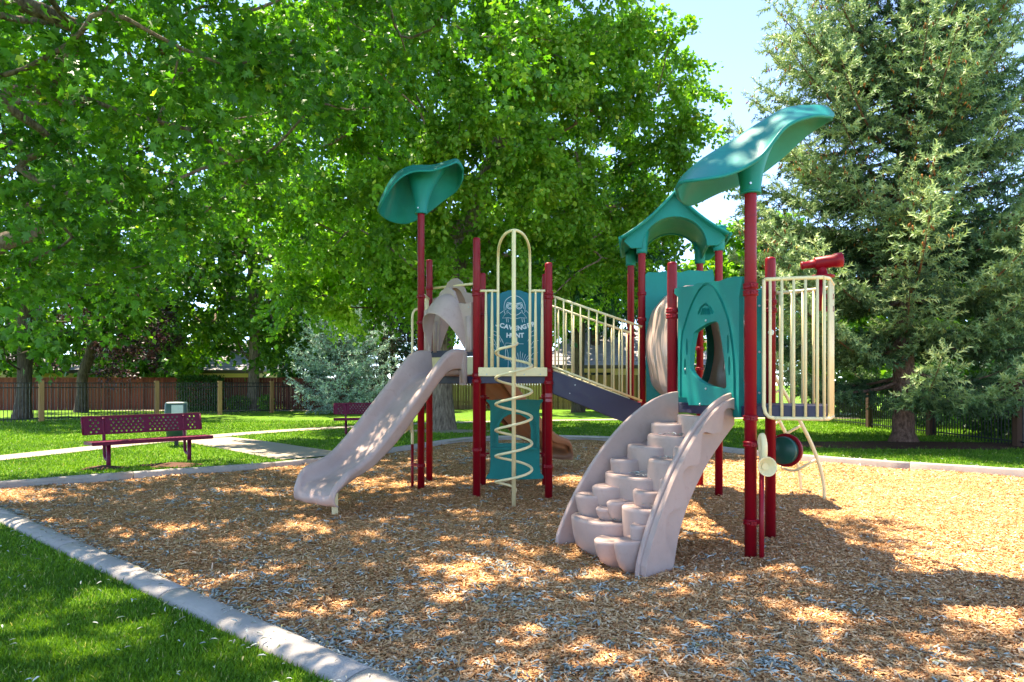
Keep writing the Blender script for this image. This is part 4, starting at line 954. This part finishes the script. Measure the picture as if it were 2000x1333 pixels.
# ------------------------------------------------------------------ trees
LEAF5 = ([(0, 0, 0), (.16, .10, .03), (.52, .26, .08), (.24, .42, .05), (.44, .74, .05), (.11, .62, .02), (0, 1.02, -.10), (-.11, .62, .02), (-.44, .74, .05), (-.24, .42, .05), (-.52, .26, .08), (-.16, .10, .03)],
         [(0, 1, 3), (1, 2, 3), (0, 3, 5), (3, 4, 5), (0, 5, 6), (0, 6, 7), (0, 7, 9), (7, 8, 9), (0, 9, 11), (9, 10, 11)])
LEAF3 = ([(0, 0, 0), (.42, .42, .08), (.13, .5, .03), (0, 1.0, -.08), (-.13, .5, .03), (-.42, .42, .08)], [(0, 1, 2), (0, 2, 3), (0, 3, 4), (0, 4, 5)])
LEAF2 = ([(0, 0, 0), (.36, .5, .07), (0, 1.0, -.05), (-.36, .5, .07)], [(0, 1, 2), (0, 2, 3)])

def grow(trunk_nodes, clumps, r_tip=0.012, r_trunk=0.3, rs=1):
    """connect clump centres to the trunk, nearest first; returns nodes, parents, radii"""
    nodes = [np.array(p, float) for p in trunk_nodes]; par = [-1] + list(range(len(trunk_nodes)-1)); ntr = len(trunk_nodes)
    base = np.array(trunk_nodes[-1]); order = sorted(range(len(clumps)), key=lambda i: np.linalg.norm(clumps[i]-base)*0.8 + np.abs(clumps[i][2]-base[2])*0.1)
    for i in order:
        c = clumps[i]; arr = np.array(nodes[1:]); d = np.linalg.norm(arr - c, axis=1)
        up = np.maximum(0, arr[:, 2] - c[2])           # prefer to leave below the target
        k = int(np.argmin(d + 0.9*up)) + 1
        p = nodes[k]; v = c - p; L = np.linalg.norm(v)
        if L > 0.9:                                     # a bend on the way
            mid = p + v*0.5 + np.array([0, 0, -0.08*L]) + rng.normal(0, 0.06*L, 3); nodes.append(mid); par.append(k); k = len(nodes)-1
        nodes.append(c); par.append(k)
    n = len(nodes); cnt = np.zeros(n)
    for i in range(n-1, 0, -1):
        cnt[i] += 1; cnt[par[i]] += cnt[i]
    rad = r_tip*np.sqrt(np.maximum(cnt, 1))**1.02; sc = r_trunk/max(rad[0], 1e-6)
    rad = np.maximum(rad*sc, r_tip)
    return nodes, par, rad
def wood_mesh(nodes, par, rad, name, mat, parent, flare=1.6, trunk_n=0):
    kids = {}
    for i, p in enumerate(par):
        if p >= 0: kids.setdefault(p, []).append(i)
    mb = MB()
    # follow the thickest child to make long tapered tubes
    starts = [(0, None)]
    while starts:
        i, pre = starts.pop(); chain = ([pre] if pre is not None else []) + [i]; j = i
        while j in kids:
            ks = sorted(kids[j], key=lambda k: -rad[k]); 
            for k in ks[1:]: starts.append((k, j))
            j = ks[0]; chain.append(j)
        pts = [Vector(nodes[k]) for k in chain]; rr = [rad[k] for k in chain]
        if pre is not None: rr[0] = min(rr[0], rr[1]*1.25)
        if pre is None: rr[0] = rr[0]*flare
        if len(pts) < 2: continue
        q = catmull(pts, 3); rq = []
        for k in range(len(rr)-1):
            for s in range(3): rq.append(rr[k] + (rr[k+1]-rr[k])*s/3)
        rq.append(rr[-1]*0.6); m = len(q)
        mb.tube(q, 1, 10 if rr[0] > 0.12 else 6, False, False, lambda t, rq=rq, m=m: rq[min(int(round(t*(m-1))), len(rq)-1)])
    return mb.build(name, mat, parent)

def foliage(clumps, crad, per, size, tmpl, droop=0.35, sprays=7, tmean=0.45, up=0.5):
    """leaves on drooping sprays round each clump -> V, F, tint"""
    n = len(clumps); cl_ = np.asarray(clumps); crad = np.broadcast_to(crad, (n,))
    per_s = max(3, per // sprays)
    c = np.repeat(cl_, sprays, 0); r = np.repeat(crad, sprays)
    d = rng.normal(size=(len(c), 3)); d[:, 2] = d[:, 2]*0.7 + 0.1; d = unit(d); reach = r*rng.uniform(0.55, 1.15, len(c))
    t_cl = np.repeat(rng.normal(0, 0.10, n), sprays) + rng.normal(0, 0.07, len(c))
    k = per_s; t = rng.uniform(0.1, 1.0, (len(c), k))
    pos = c[:, None, :] + d[:, None, :]*(reach[:, None]*t)[..., None]
    pos[..., 2] -= droop*(reach[:, None]*t**2)
    pos += rng.normal(0, 0.09, pos.shape)*np.repeat(crad, sprays)[:, None, None]
    pos = pos.reshape(-1, 3); N = len(pos)
    ax = np.repeat(d, k, 0)*0.6 + rng.normal(0, 0.55, (N, 3)); ax[:, 2] -= 0.45
    nr = rng.normal(0, 0.55, (N, 3)) + np.array([0, 0, up]) 
    sz = size*rng.uniform(0.65, 1.2, N)
    V, Fi = cards(pos, ax, nr, sz, *tmpl)
    ti = np.clip(tmean + np.repeat(t_cl, k) + rng.normal(0, 0.13, N), 0, 1); yl = rng.random(N) < 0.012; ti[yl] = 1.0
    return V, Fi, np.repeat(ti, len(tmpl[0]))

def sample_crown(n, inside_fn, lo, hi, mind):
    out = []; tries = 0
    while len(out) < n and tries < n*400:
        tries += 1
        p = rng.uniform(lo, hi)
        if not inside_fn(p): continue
        if out and np.min(np.linalg.norm(np.array(out) - p, axis=1)) < mind: continue
        out.append(p)
    return out

def ellipsoid(c, r, bias=0.35, zmin=None, seed=0):
    c = np.array(c, float); r = np.array(r, float)
    def fn(p):
        q = (p - c)/r; m = np.linalg.norm(q); a = math.atan2(q[1], q[0])
        lim = 1 + 0.13*math.sin(3*a+seed) + 0.10*math.sin(5*a+2*q[2]*3+seed*2) + 0.08*math.sin(7*q[2]+seed)
        if m > lim: return False
        if m < bias*lim: return False
        return zmin is None or p[2] > zmin(p)
    return fn, c - r*1.3, c + r*1.3

def broadleaf(name, label, base, trunk_nodes, crown, n_cl, mind, crad, per, size, tmpl, lmat, bmat, r_trunk, cat='tree', group=None, sprays=7, droop=0.35, tmean=0.45, extra=None, flare=1.5):
    t = thing(name, label, cat, base, 0, group); b0 = np.array(base, float)
    cl_ = sample_crown(n_cl, *crown, mind)
    if extra: cl_ += [np.array(e, float) for e in extra]
    nodes, par, rad = grow([np.array(p, float) for p in trunk_nodes], cl_, 0.012, r_trunk)
    tr = wood_mesh([x - b0 for x in nodes], par, rad, 'trunk', bmat, t, flare)
    V, Fi, ti = foliage(cl_, crad, per, size, tmpl, droop, sprays, tmean)
    stuff(bulk('crown', V - b0, Fi, 3, ti, lmat, t))
    return t, cl_

# big maple behind the play structure
TB = (-2.07, 20.7, LAWN_Z)
broadleaf('maple_tree', 'big sunlit maple with a thick grey trunk behind the long slide', TB,
          [(-2.07, 20.7, 0.0), (-2.09, 20.72, 1.2), (-2.05, 20.7, 2.6), (-1.9, 20.7, 4.0), (-1.5, 20.8, 5.6), (-0.9, 20.9, 7.4), (-0.2, 21.0, 9.4), (0.2, 21.1, 11.5)],
          ellipsoid((-1.9, 20.9, 8.9), (6.9, 6.2, 8.2), 0.30, lambda p: 3.5 + 0.25*max(0, p[0]-0.5), 1.3), 440, 0.70, 1.0, 640, 0.155, LEAF2, M['leaf_mid'], M['maple_bark'], 0.30, sprays=9,
          extra=[(4.9, 20.3, 10.9), (5.4, 20.2, 10.0), (4.2, 20.1, 8.4), (5.2, 20.3, 7.6), (3.6, 20, 6.4), (4.8, 20.2, 6.0), (-4.6, 19, 3.6), (-3.2, 18.6, 3.9), (1.6, 19.4, 4.4), (3.0, 19.8, 5.0)])

# near maple at the left whose boughs hang over the playground; its trunk stands outside the picture
def near_crown():
    c = np.array([-5.9, 8.6, 9.2]); r = np.array([6.2, 5.6, 6.6])
    def fn(p):
        q = (p-c)/r; m = np.linalg.norm(q)
        if m > 1.08 or m < 0.35: return False
        zl = 3.0 + 0.52*max(0, p[0]+6.2) + 0.18*max(0, -6.2-p[0]) + 0.5*max(0, 6.5-p[1]) + 0.12*max(0, p[1]-9)
        return p[2] > zl
    return fn, c - r*1.1, c + r*1.1
NB = (-9.6, 8.2, LAWN_Z)
tn = thing('maple_tree', 'near maple whose leafy boughs hang across the upper left', 'tree', NB)
ncl = sample_crown(330, *near_crown(), 0.72)
ncl += [np.array(p) for p in [(-5.6, 7.2, 3.6), (-5.0, 7.4, 3.3), (-4.3, 7.6, 3.9), (-5.2, 7.0, 4.6), (-4.4, 6.9, 4.9), (-3.6, 7.3, 4.6), (-3.0, 7.6, 5.0), (-2.4, 7.8, 5.4), (-6.0, 8.6, 3.0), (-5.2, 9.0, 3.2), (-4.4, 9.2, 3.7), (-6.4, 9.6, 2.9), (-3.4, 9.4, 4.6), (-2.6, 9.2, 5.2), (-6.6, 10.4, 3.3), (-5.6, 10.6, 3.3)]]
nodes, par, rad = grow([np.array(p, float) for p in [(-9.6, 8.2, 0), (-9.55, 8.2, 1.5), (-9.4, 8.2, 3.0), (-8.8, 8.3, 4.6), (-7.9, 8.4, 6.4), (-6.8, 8.6, 8.6)]], ncl, 0.010, 0.22)
nb0 = np.array(NB)
wood_mesh([x - nb0 for x in nodes], par, rad, 'trunk', M['maple_bark'], tn, 1.4)
ncl_a = np.array(ncl); prj = (HY - (ncl_a[:, 2]-CAM_H)/np.maximum(ncl_a[:, 1], .1)*F_PX); vis = (prj > -120) & (ncl_a[:, 1] > 2.5)
V1, F1, T1 = foliage(ncl_a[vis], 0.85, 330, 0.115, LEAF5, 0.45, 12, 0.40, 0.6)
V2, F2, T2 = foliage(ncl_a[~vis], 0.9, 190, 0.17, LEAF2, 0.35, 9, 0.42, 0.6)
stuff(bulk('crown', np.concatenate([V1, V2]) - nb0, np.concatenate([F1, F2 + len(V1)]), 3, np.concatenate([T1, T2]), M['leaf'], tn))
MB().tube(catmull([(-7.6, 8.2, 2.4), (-6.2, 8.05, 3.0), (-5.75, 8.0, 3.18), (-5.45, 8.0, 3.22)], 4), 0.08, 10, rf=lambda t: 0.13-0.05*t).build('broken_limb', M['maple_bark'], tn, -nb0)

# background broadleaf trees
def bg(name, label, x, y, h, r, zlow, n, lmat, bmat, rt, size=0.30, per=190, fork=None, tm=0.45, crad=1.15, cx=0, mind=0.8):
    b0 = (x, y, LAWN_Z); zc = (zlow + h)/2
    tn_ = [(x, y, 0), (x+0.05, y, zlow*0.5), (x+0.1, y, zlow), (x+0.1+cx*0.4, y, zlow + (h-zlow)*0.3), (x+cx*0.8, y, zlow + (h-zlow)*0.6)]
    return broadleaf(name, label, b0, tn_, ellipsoid((x+cx, y, zc), (r, r*0.8, (h-zlow)/2), 0.3, None, x), n, mind, crad, per, size, LEAF2, lmat, bmat, rt, tmean=tm, sprays=8)
bg('shade_tree', 'forked tree with a stout grey trunk behind the railings at the left edge', -19.7, 27.8, 17, 5.8, 1.9, 140, M['leaf_far'], M['dark_bark'], 0.26)
bg('shade_tree', 'maple with several trunks rising behind the red fence and hedge', -13.6, 36.2, 12.5, 5.0, 2.5, 120, M['leaf_far'], M['maple_bark'], 0.28, tm=0.5)
bg('plum_tree', 'purple-leaved plum tree with a leaning dark trunk before the red fence', -21.2, 34.0, 7.0, 3.4, 1.9, 90, M['leaf_plum'], M['dark_bark'], 0.24, 0.16, 110, cx=1.2, crad=0.85, mind=0.55)
bg('shade_tree', 'tall dark green tree behind the tan house roof', 5.2, 44.0, 13, 5.5, 4.2, 90, M['leaf_dark'], M['dark_bark'], 0.3)
bg('shade_tree', 'dark leafy tree hanging over the cedar fence behind the bridge', 3.2, 33.5, 11.5, 4.0, 4.1, 80, M['leaf_dark'], M['dark_bark'], 0.25)
bg('shade_tree', 'bright green tree between the gabled roof and the big spruce', 12.2, 33.0, 9.5, 3.6, 2.8, 70, M['leaf_mid'], M['dark_bark'], 0.25)
bg('shade_tree', 'leafy tree standing behind the purple plum tree', -27.5, 47.0, 17, 6.0, 2.6, 120, M['leaf_far'], M['dark_bark'], 0.3)
bg('shade_tree', 'tall tree behind the roof of the pale house', -17.5, 51.0, 17, 7.0, 2.6, 120, M['leaf_far'], M['dark_bark'], 0.3)
bg('shade_tree', 'leafy tree filling the gap left of the big maple trunk', -8.0, 42.5, 15, 5.5, 3.0, 100, M['leaf_dark'], M['dark_bark'], 0.3)
bg('shade_tree', 'leafy tree beyond the right railings behind the spruce trunk', 16.5, 26.0, 8.0, 3.4, 1.0, 70, M['leaf_far'], M['dark_bark'], 0.22)
bg('shade_tree', 'shadowy tree at the right edge beyond the railings', 16.2, 19.0, 5.2, 2.6, 0.5, 60, M['leaf_dark'], M['dark_bark'], 0.18, 0.18)

bg('shade_tree', 'rounded leafy tree behind the red fence left of the hedge', -22.5, 43.0, 6.6, 3.4, 1.0, 60, M['leaf_far'], M['dark_bark'], 0.2)
bg('shade_tree', 'rounded leafy tree behind the red fence right of the hedge', -12.0, 43.0, 7.0, 3.2, 1.2, 60, M['leaf_dark'], M['dark_bark'], 0.2)
bg('shade_tree', 'leafy tree hiding the white-roofed house at the far left', -31.0, 41.2, 7.5, 3.4, 1.0, 60, M['leaf_far'], M['dark_bark'], 0.2)
bg('shade_tree', 'leafy tree far behind the right railings', 22.5, 33.0, 9.0, 4.6, 0.6, 70, M['leaf_dark'], M['dark_bark'], 0.25)
bg('shade_tree', 'low leafy tree behind the railings right of the lookout bay', 15.6, 30.5, 6.0, 3.4, 0.4, 60, M['leaf_far'], M['dark_bark'], 0.2)
def shrub(label, x, y, rx, ry, h, n, mat, size=0.09, name='shrub', boxy=False):
    t = thing(name, label, 'shrub', (x, y, LAWN_Z)); 
    k = n; u = rng.uniform(-1, 1, (k*3, 3)); m = (np.max(np.abs(u), 1) if boxy else np.linalg.norm(u, axis=1)); u = u[(m < 1) & (m > 0.72)][:k]
    pos = np.stack([u[:, 0]*rx, u[:, 1]*ry, h/2 + u[:, 2]*h/2], 1) + rng.normal(0, 0.04, (len(u), 3)); pos[:, 2] = np.maximum(pos[:, 2], 0.03)
    ax = u + rng.normal(0, 0.6, u.shape); nr = u*0.8 + rng.normal(0, 0.6, u.shape) + np.array([0, 0, 0.4])
    V, Fi = cards(pos, ax, nr, size*rng.uniform(0.7, 1.3, len(u)), *LEAF2); ti = np.repeat(np.clip(rng.normal(0.45, 0.2, len(u)), 0, 1), 4)
    stuff(bulk('leaves', V, Fi, 3, ti, mat, t))
    st = MB()
    for i in range(5): st.tube([(0, 0, -0.05), (R.uniform(-.3, .3)*rx, R.uniform(-.3, .3)*ry, h*0.4), (R.uniform(-.7, .7)*rx, R.uniform(-.6, .6)*ry, h*0.8)], 0.02, 6)
    st.build('stems', M['dark_bark'], t); return t
shrub('clipped green hedge block against the red fence', -15.9, 35.3, 1.0, 0.5, 1.75, 5000, M['leaf_hedge'], 0.11, 'hedge', True)
shrub('low pale shrub at the foot of the red fence', -14.1, 35.6, 0.6, 0.4, 0.75, 900, M['leaf_far'], 0.1)
shrub('small yellow-green shrub beside the multi-trunked maple', -12.6, 35.4, 0.35, 0.3, 0.8, 700, M['leaf_mid'], 0.1)
shrub('dense shrub behind the right railings left of the spruce trunk', 13.4, 22.5, 1.3, 1.0, 2.2, 3500, M['leaf_dark'], 0.13)
shrub('dense shrub behind the right railings near the brown post', 13.1, 18.6, 1.0, 1.2, 1.7, 3500, M['leaf_hedge'], 0.12)
shrub('dark shrub filling the railings at the right edge', 13.3, 15.8, 1.0, 1.0, 1.6, 3000, M['leaf_dark'], 0.11)

# spruces
def shoot_tmpl(nn=10):
    v, f = [], []
    for i in range(nn):
        t = 0.04 + 0.82*i/nn; a = i*2.4; r = 0.33 - 0.12*t
        d = (math.cos(a), math.sin(a)); w = 0.055
        c = len(v); v += [(-d[1]*w, t-0.05, d[0]*w), (d[1]*w, t+0.02, -d[0]*w), (d[0]*r, t+0.18, d[1]*r)]; f.append((c, c+1, c+2))
    return v, f
SHOOT = shoot_tmpl(12); SHOOT6 = shoot_tmpl(6)
def conifer(name, label, base, h, prof, nwh, z0, mat, bmat, rt, tmpl, shoot, step, cones=0, seed=0, plume=0.75, gaps=0.0, nbr=9):
    rg = np.random.default_rng(seed); b0 = np.array(base, float); t = thing(name, label, 'tree', base)
    tr = MB().tube([(0, 0, -0.1), (0, 0, 0.25), (0.02, 0, h*0.3), (0, 0.02, h*0.65), (0, 0, h)], 1, 14, False, rf=lambda s: rt*(1.3 if s < 0.1 else 1)*(1-s)**0.8 + 0.02)
    tr.build('trunk', bmat, t)
    lm = MB(); pos = []; axs = []; tn_ = []; cpos = []
    for w in range(nwh):
        zf = w/(nwh-1); z = z0 + (h-z0-0.2)*zf**0.95; L0 = prof(z); nb = nbr if zf < 0.8 else 6
        for k in range(nb):
            if rg.random() < gaps: continue
            a = 2*math.pi*(k+rg.uniform(-0.3, 0.3))/nb + w*1.1; L = L0*rg.uniform(0.62, 1.18); el = 0.42*zf - 0.02*(1-zf)
            dirh = np.array([math.cos(a), math.sin(a), 0]); m = max(4, int(L/0.28)); pts = []; z = z + rg.uniform(-0.22, 0.22)*(1 if nwh > 22 else 0.3)
            for i in range(m+1):
                s = i/m; pts.append(np.array([0, 0, z]) + dirh*L*s + np.array([0, 0, L*(el*s - 0.28*s*(1-s)*1.4 + 0.16*s**3)]))
            lm.tube([Vector(p) for p in pts], 0.03, 5, False, rf=lambda s, L=L: 0.012*L*(1-s)+0.006)
            side = np.array([-dirh[1], dirh[0], 0])
            for i in range(1, m+1):
                s = i/m
                if s < 0.22: continue
                bl = min(plume, 0.22 + 0.26*L*(1-abs(s-0.6)))*(1.0 - 0.6*max(0, s-0.72)/0.28)
                tang = unit((pts[i]-pts[i-1])[None])[0]
                for sg in (-1, 1, 0):
                    if sg == 0: d = tang + np.array([0, 0, 0.25]); l = 0.3
                    else: d = side*sg*0.85 + tang*0.6 + np.array([0, 0, -0.18]); l = bl
                    d = d/np.linalg.norm(d); k2 = max(1, int(l/step))
                    for q in range(k2):
                        o = pts[i] + d*(q+rg.uniform(0, 0.6))*step + np.array([0, 0, -0.12*((q*step)**2)])
                        for e in range(2):
                            pos.append(o + rg.normal(0, 0.03, 3)); axs.append(d + rg.normal(0, 0.42, 3) + np.array([0, 0, 0.10 if e else -0.25])); tn_.append(0.05 + 0.62*s**1.6 + 0.22*e*(q+1)/k2 + rg.normal(0, 0.09))  # tint puts the crown's inner shade into the colour, besides the pale tips
                    if cones and z > h*0.22 and rg.random() < cones: cpos.append(pts[i] + d*l*rg.uniform(0.4, 1) + np.array([0, 0, -0.08]))
    stuff(lm.build('branches', bmat, t))
    pos = np.array(pos); axs = np.array(axs); N = len(pos)
    V, Fi = cards(pos, axs, rg.normal(size=(N, 3)), shoot*rg.uniform(0.75, 1.25, N), *tmpl)
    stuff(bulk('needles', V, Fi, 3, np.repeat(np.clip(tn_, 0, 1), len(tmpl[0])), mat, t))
    if cpos:
        cp = np.array(cpos); cp = np.concatenate([cp + rg.normal(0, 0.07, cp.shape) for _ in range(3)])
        ct = ([(0, 0, 0), (.18, .3, 0), (0, .3, .18), (-.18, .3, 0), (0, .3, -.18), (0, 1, 0)], [(0, 1, 2), (0, 2, 3), (0, 3, 4), (0, 4, 1), (5, 2, 1), (5, 3, 2), (5, 4, 3), (5, 1, 4)])
        V, Fi = cards(cp, rg.normal(0, 0.2, cp.shape) + np.array([0, 0, -1.0]), rg.normal(size=cp.shape), np.full(len(cp), 0.11), *ct)
        stuff(bulk('cones', V, Fi, 3, np.repeat(rg.random(len(cp)), 6), M['cone'], t))
    return N
def prof_big(z): return float(np.interp(z, [0.8, 1.6, 3.0, 5.0, 8.0, 11, 14, 17], [3.0, 3.7, 4.3, 3.8, 3.2, 2.3, 1.2, 0.2]))
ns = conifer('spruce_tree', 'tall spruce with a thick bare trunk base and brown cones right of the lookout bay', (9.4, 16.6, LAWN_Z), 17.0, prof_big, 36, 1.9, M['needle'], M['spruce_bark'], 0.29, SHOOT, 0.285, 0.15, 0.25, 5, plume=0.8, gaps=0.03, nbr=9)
conifer('spruce_tree', 'pale blue spruce in front of the dark fence left of the slide', (-7.9, 32.0, LAWN_Z), 6.0, lambda z: float(np.interp(z, [0.3, 1.2, 3, 6.4], [1.6, 2.5, 1.9, 0.2])), 15, 0.35, M['needle_blue'], M['spruce_bark'], 0.12, SHOOT6, 0.34, 0.26, 0, 6)
conifer('spruce_tree', 'dark conifer between the blue spruce and the big maple', (-6.2, 36.0, LAWN_Z), 10.5, lambda z: float(np.interp(z, [0.3, 1.5, 4, 10.5], [2.0, 3.0, 2.4, 0.2])), 20, 0.4, M['needle_dark'], M['spruce_bark'], 0.18, SHOOT6, 0.38, 0.30, 0, 7)
conifer('spruce_tree', 'dark conifer beyond the railings at the right edge', (16.3, 21.5, LAWN_Z), 7.5, lambda z: float(np.interp(z, [0.3, 1.5, 4, 7.5], [1.6, 2.3, 1.7, 0.2])), 16, 0.5, M['needle_dark'], M['spruce_bark'], 0.15, SHOOT6, 0.32, 0.26, 0, 8)
print('spruce shoots', ns)

# ------------------------------------------------------------------ grass blades, wood chips, fallen leaves
def logpts(n, y0, y1, k=0.80):
    Y = np.exp(rng.uniform(math.log(y0), math.log(y1), n)); X = rng.uniform(-k, k, n)*Y; return X, Y
mdist = lambda x, y: seg_dist(MULCH_NP, x, y)
X, Y = logpts(430000, 3.0, 26.0)
ok = ~inside(MULCH_NP, X, Y); X, Y = X[ok], Y[ok]
ok = mdist(X, Y) > 0.20; X, Y = X[ok], Y[ok]
pd = np.minimum(seg_dist([(p.x, p.y) for p in path1], X, Y, False) - 0.41, seg_dist([(p.x, p.y) for p in path2], X, Y, False) - 0.74); ok = pd > 0.0; X, Y = X[ok], Y[ok]
ok = ~((np.hypot((X-9.3)/3.2, (Y-15.9)/1.1) < 1) | (np.hypot((X+1.95)/1.2, (Y-20.5)/0.7) < 1)) | (rng.random(len(X)) < 0.12); X, Y = X[ok], Y[ok]
N = len(X); pos = np.stack([X, Y, np.full(N, LAWN_Z - 0.005)], 1)
ax = rng.normal(0, 0.38, (N, 3)); ax[:, 2] = 1.0; nr = rng.normal(size=(N, 3)); nr[:, 2] *= 0.2
patch = np.sin(X*1.3+1.7*np.sin(Y*0.9))*np.sin(Y*1.1+1.3*np.sin(X*0.7))
ln = rng.uniform(0.018, 0.042, N)*(1 + 0.04*Y); wd = 0.0016 + 0.00052*Y
BL = ([(-1, 0, 0), (1, 0, 0), (0.55, 0.6, 0.07), (0, 1, 0.28)], [(0, 1, 2), (0, 2, 3)])
sz = np.stack([wd, ln, ln], 1)
a = unit(ax); n_ = unit(nr - a*np.sum(nr*a, 1, keepdims=True)); b_ = np.cross(a, n_); tv = np.array(BL[0], float)
V = pos[:, None] + (tv[None, :, 0:1]*wd[:, None, None])*b_[:, None] + (tv[None, :, 1:2]*ln[:, None, None])*a[:, None] + (tv[None, :, 2:3]*ln[:, None, None])*n_[:, None]
Fi = (np.array(BL[1])[None] + (np.arange(N)*4)[:, None, None]).reshape(-1)
ti = np.clip(0.42 + 0.16*patch + 0.10*np.sin(X*4.1+Y*2.3)*np.sin(Y*3.3-X*1.2) + rng.normal(0, 0.17, N), 0, 0.95); ti[rng.random(N) < 0.025] = 1.0
go = bulk('grass', V.reshape(-1, 3), Fi, 3, np.repeat(ti, 4), M['blade']); tag(stuff(go), 'short green mown grass round the playground', 'grass'); print('blades', N)

X, Y = logpts(360000, 3.2, 17.5, 0.80)
ok = inside(MULCH_NP, X, Y) & (mdist(X, Y) > 0.01); X, Y = X[ok], Y[ok]; N = len(X)
s = np.maximum(1.0, Y/8.5); ln = rng.gamma(2.6, 0.0085, N)*s + 0.009; wd = rng.uniform(0.0022, 0.0062, N)*s
ln *= np.where(rng.random(N) < 0.05, 2.0, 1.0); pos = np.stack([X, Y, mulch_h(X, Y) + 0.004 + rng.random(N)*0.014], 1)
ax = rng.normal(size=(N, 3)); ax[:, 2] = rng.normal(0, 0.22, N); nr = rng.normal(0, 0.33, (N, 3)); nr[:, 2] = 1
a = unit(ax); n_ = unit(nr - a*np.sum(nr*a, 1, keepdims=True)); b_ = np.cross(a, n_)
CT = np.array([(-1, -.5, 0), (1, -.42, 0), (0.8, .5, 0), (-0.9, .45, 0)])
V = pos[:, None] + (CT[None, :, 0:1]*wd[:, None, None])*b_[:, None] + (CT[None, :, 1:2]*ln[:, None, None])*a[:, None]
Fi = (np.array([0, 1, 2, 3])[None] + (np.arange(N)*4)[:, None]).reshape(-1)
ti = np.clip(rng.beta(1.6, 1.8, N), 0, 1)
co = bulk('wood_chips', V.reshape(-1, 3), Fi, 4, np.repeat(ti, 4), M['chip']); tag(stuff(co), 'loose tan and orange wood chips covering the play area', 'wood chips'); print('chips', N)

X, Y = logpts(90000, 3.2, 16, 0.8)
ok = inside(MULCH_NP, X, Y) & (mdist(X, Y) > 0.02); X, Y = X[ok], Y[ok]
cl_n = np.sin(X*3.1+2*np.sin(Y*2.3+1))*np.sin(Y*3.7+2*np.sin(X*2.9)) + 0.5*np.sin(X*9+Y*4)*np.sin(Y*11-X*5)
prob = np.clip(0.10 + 0.55*np.clip(cl_n, 0, 1)**1.5, 0, 1)*np.clip(0.85 - 0.22*(X-0.5), 0.05, 1)
edge = np.exp(-(np.abs((X+5.76)*0.653 + (Y-7.78)*0.757)/0.16)**2)
ok = rng.random(len(X)) < np.maximum(prob*0.17, edge*0.45); X, Y = X[ok], Y[ok]; N = len(X)
k = 5; Xc = np.repeat(X, k) + rng.normal(0, 0.028, N*k); Yc = np.repeat(Y, k) + rng.normal(0, 0.028, N*k); okk = inside(MULCH_NP, Xc, Yc); Xc, Yc = Xc[okk], Yc[okk]; N = len(Xc)
s = np.maximum(1.0, Yc/9.0); pos = np.stack([Xc, Yc, mulch_h(Xc, Yc) + 0.014 + rng.random(N)*0.012], 1)
ax = rng.normal(size=(N, 3)); ax[:, 2] = rng.normal(0, 0.25, N); nr = rng.normal(0, 0.45, (N, 3)); nr[:, 2] = 1
LT = ([(0, -.5, -.04), (.13, -.1, .10), (.10, .3, .10), (0, .55, -.08), (-.12, .25, .12), (-.10, -.15, .10), (0, .05, 0)], [(0, 1, 6), (1, 2, 6), (2, 3, 6), (3, 4, 6), (4, 5, 6), (5, 0, 6)])
V, Fi = cards(pos, ax, nr, rng.uniform(0.03, 0.062, N)*s, *LT)
ti = np.clip(rng.normal(0.5, 0.22, N), 0, 0.92); ti[rng.random(N) < 0.05] = 1
lo = bulk('fallen_leaves', V, Fi, 3, np.repeat(ti, 7), M['litter']); tag(stuff(lo), 'curled grey dry leaves scattered over the wood chips', 'fallen leaves'); print('litter', N)
# leaves and chips that strayed onto the lawn and the kerb
X, Y = logpts(5200, 3.1, 14, 0.8); dm = mdist(X, Y); ok = ~inside(MULCH_NP, X, Y) & (rng.random(len(X)) < np.clip(0.9*np.exp(-dm/0.3) + 0.02, 0, 1)); X, Y, dm = X[ok], Y[ok], dm[ok]; N = len(X)
zz = np.where(dm < 0.19, 0.118, LAWN_Z + 0.045); ax = rng.normal(size=(N, 3)); ax[:, 2] *= 0.2; nr = rng.normal(0, 0.3, (N, 3)); nr[:, 2] = 1
V, Fi = cards(np.stack([X, Y, zz], 1), ax, nr, rng.uniform(0.02, 0.05, N)*np.maximum(1, Y/8), *LT)
so = bulk('fallen_leaves', V, Fi, 3, np.repeat(np.clip(rng.normal(0.6, 0.3, N), 0, 1), 7), M['litter']); tag(stuff(so), 'dry leaves strewn over the kerb and the lawn', 'fallen leaves')
# dry leaves caught on the climber treads and the kerb
sp_ = []
for (t, s_, z) in ((0.55, 0.80, 0.315), (0.8, 0.72, 0.475), (0.45, 0.6, 0.685), (0.8, 0.52, 0.855), (0.6, 0.34, 1.035)):
    for i in range(26): sp_.append(cl(s_ + R.gauss(0, 0.03), min(0.95, max(0.05, t + R.gauss(0, 0.06))), z + R.uniform(0, 0.01)))
sp_ = np.array([tuple(v) for v in sp_]); n2 = len(sp_)
ax = rng.normal(size=(n2, 3)); ax[:, 2] *= 0.25; nr = rng.normal(0, 0.4, (n2, 3)); nr[:, 2] = 1
V, Fi = cards(sp_, ax, nr, rng.uniform(0.02, 0.045, n2), *LT); o_ = bulk('fallen_leaves', V, Fi, 3, np.repeat(np.clip(rng.normal(0.55, 0.25, n2), 0, 1), 7), M['litter']); tag(stuff(o_), 'few dry leaves lying on the treads of the step climber', 'fallen leaves')
tot = sum(len(o.data.loops) - 2*len(o.data.polygons) for o in bpy.data.objects if o.type == 'MESH'); print('triangles', tot, 'objects', len(bpy.data.objects))
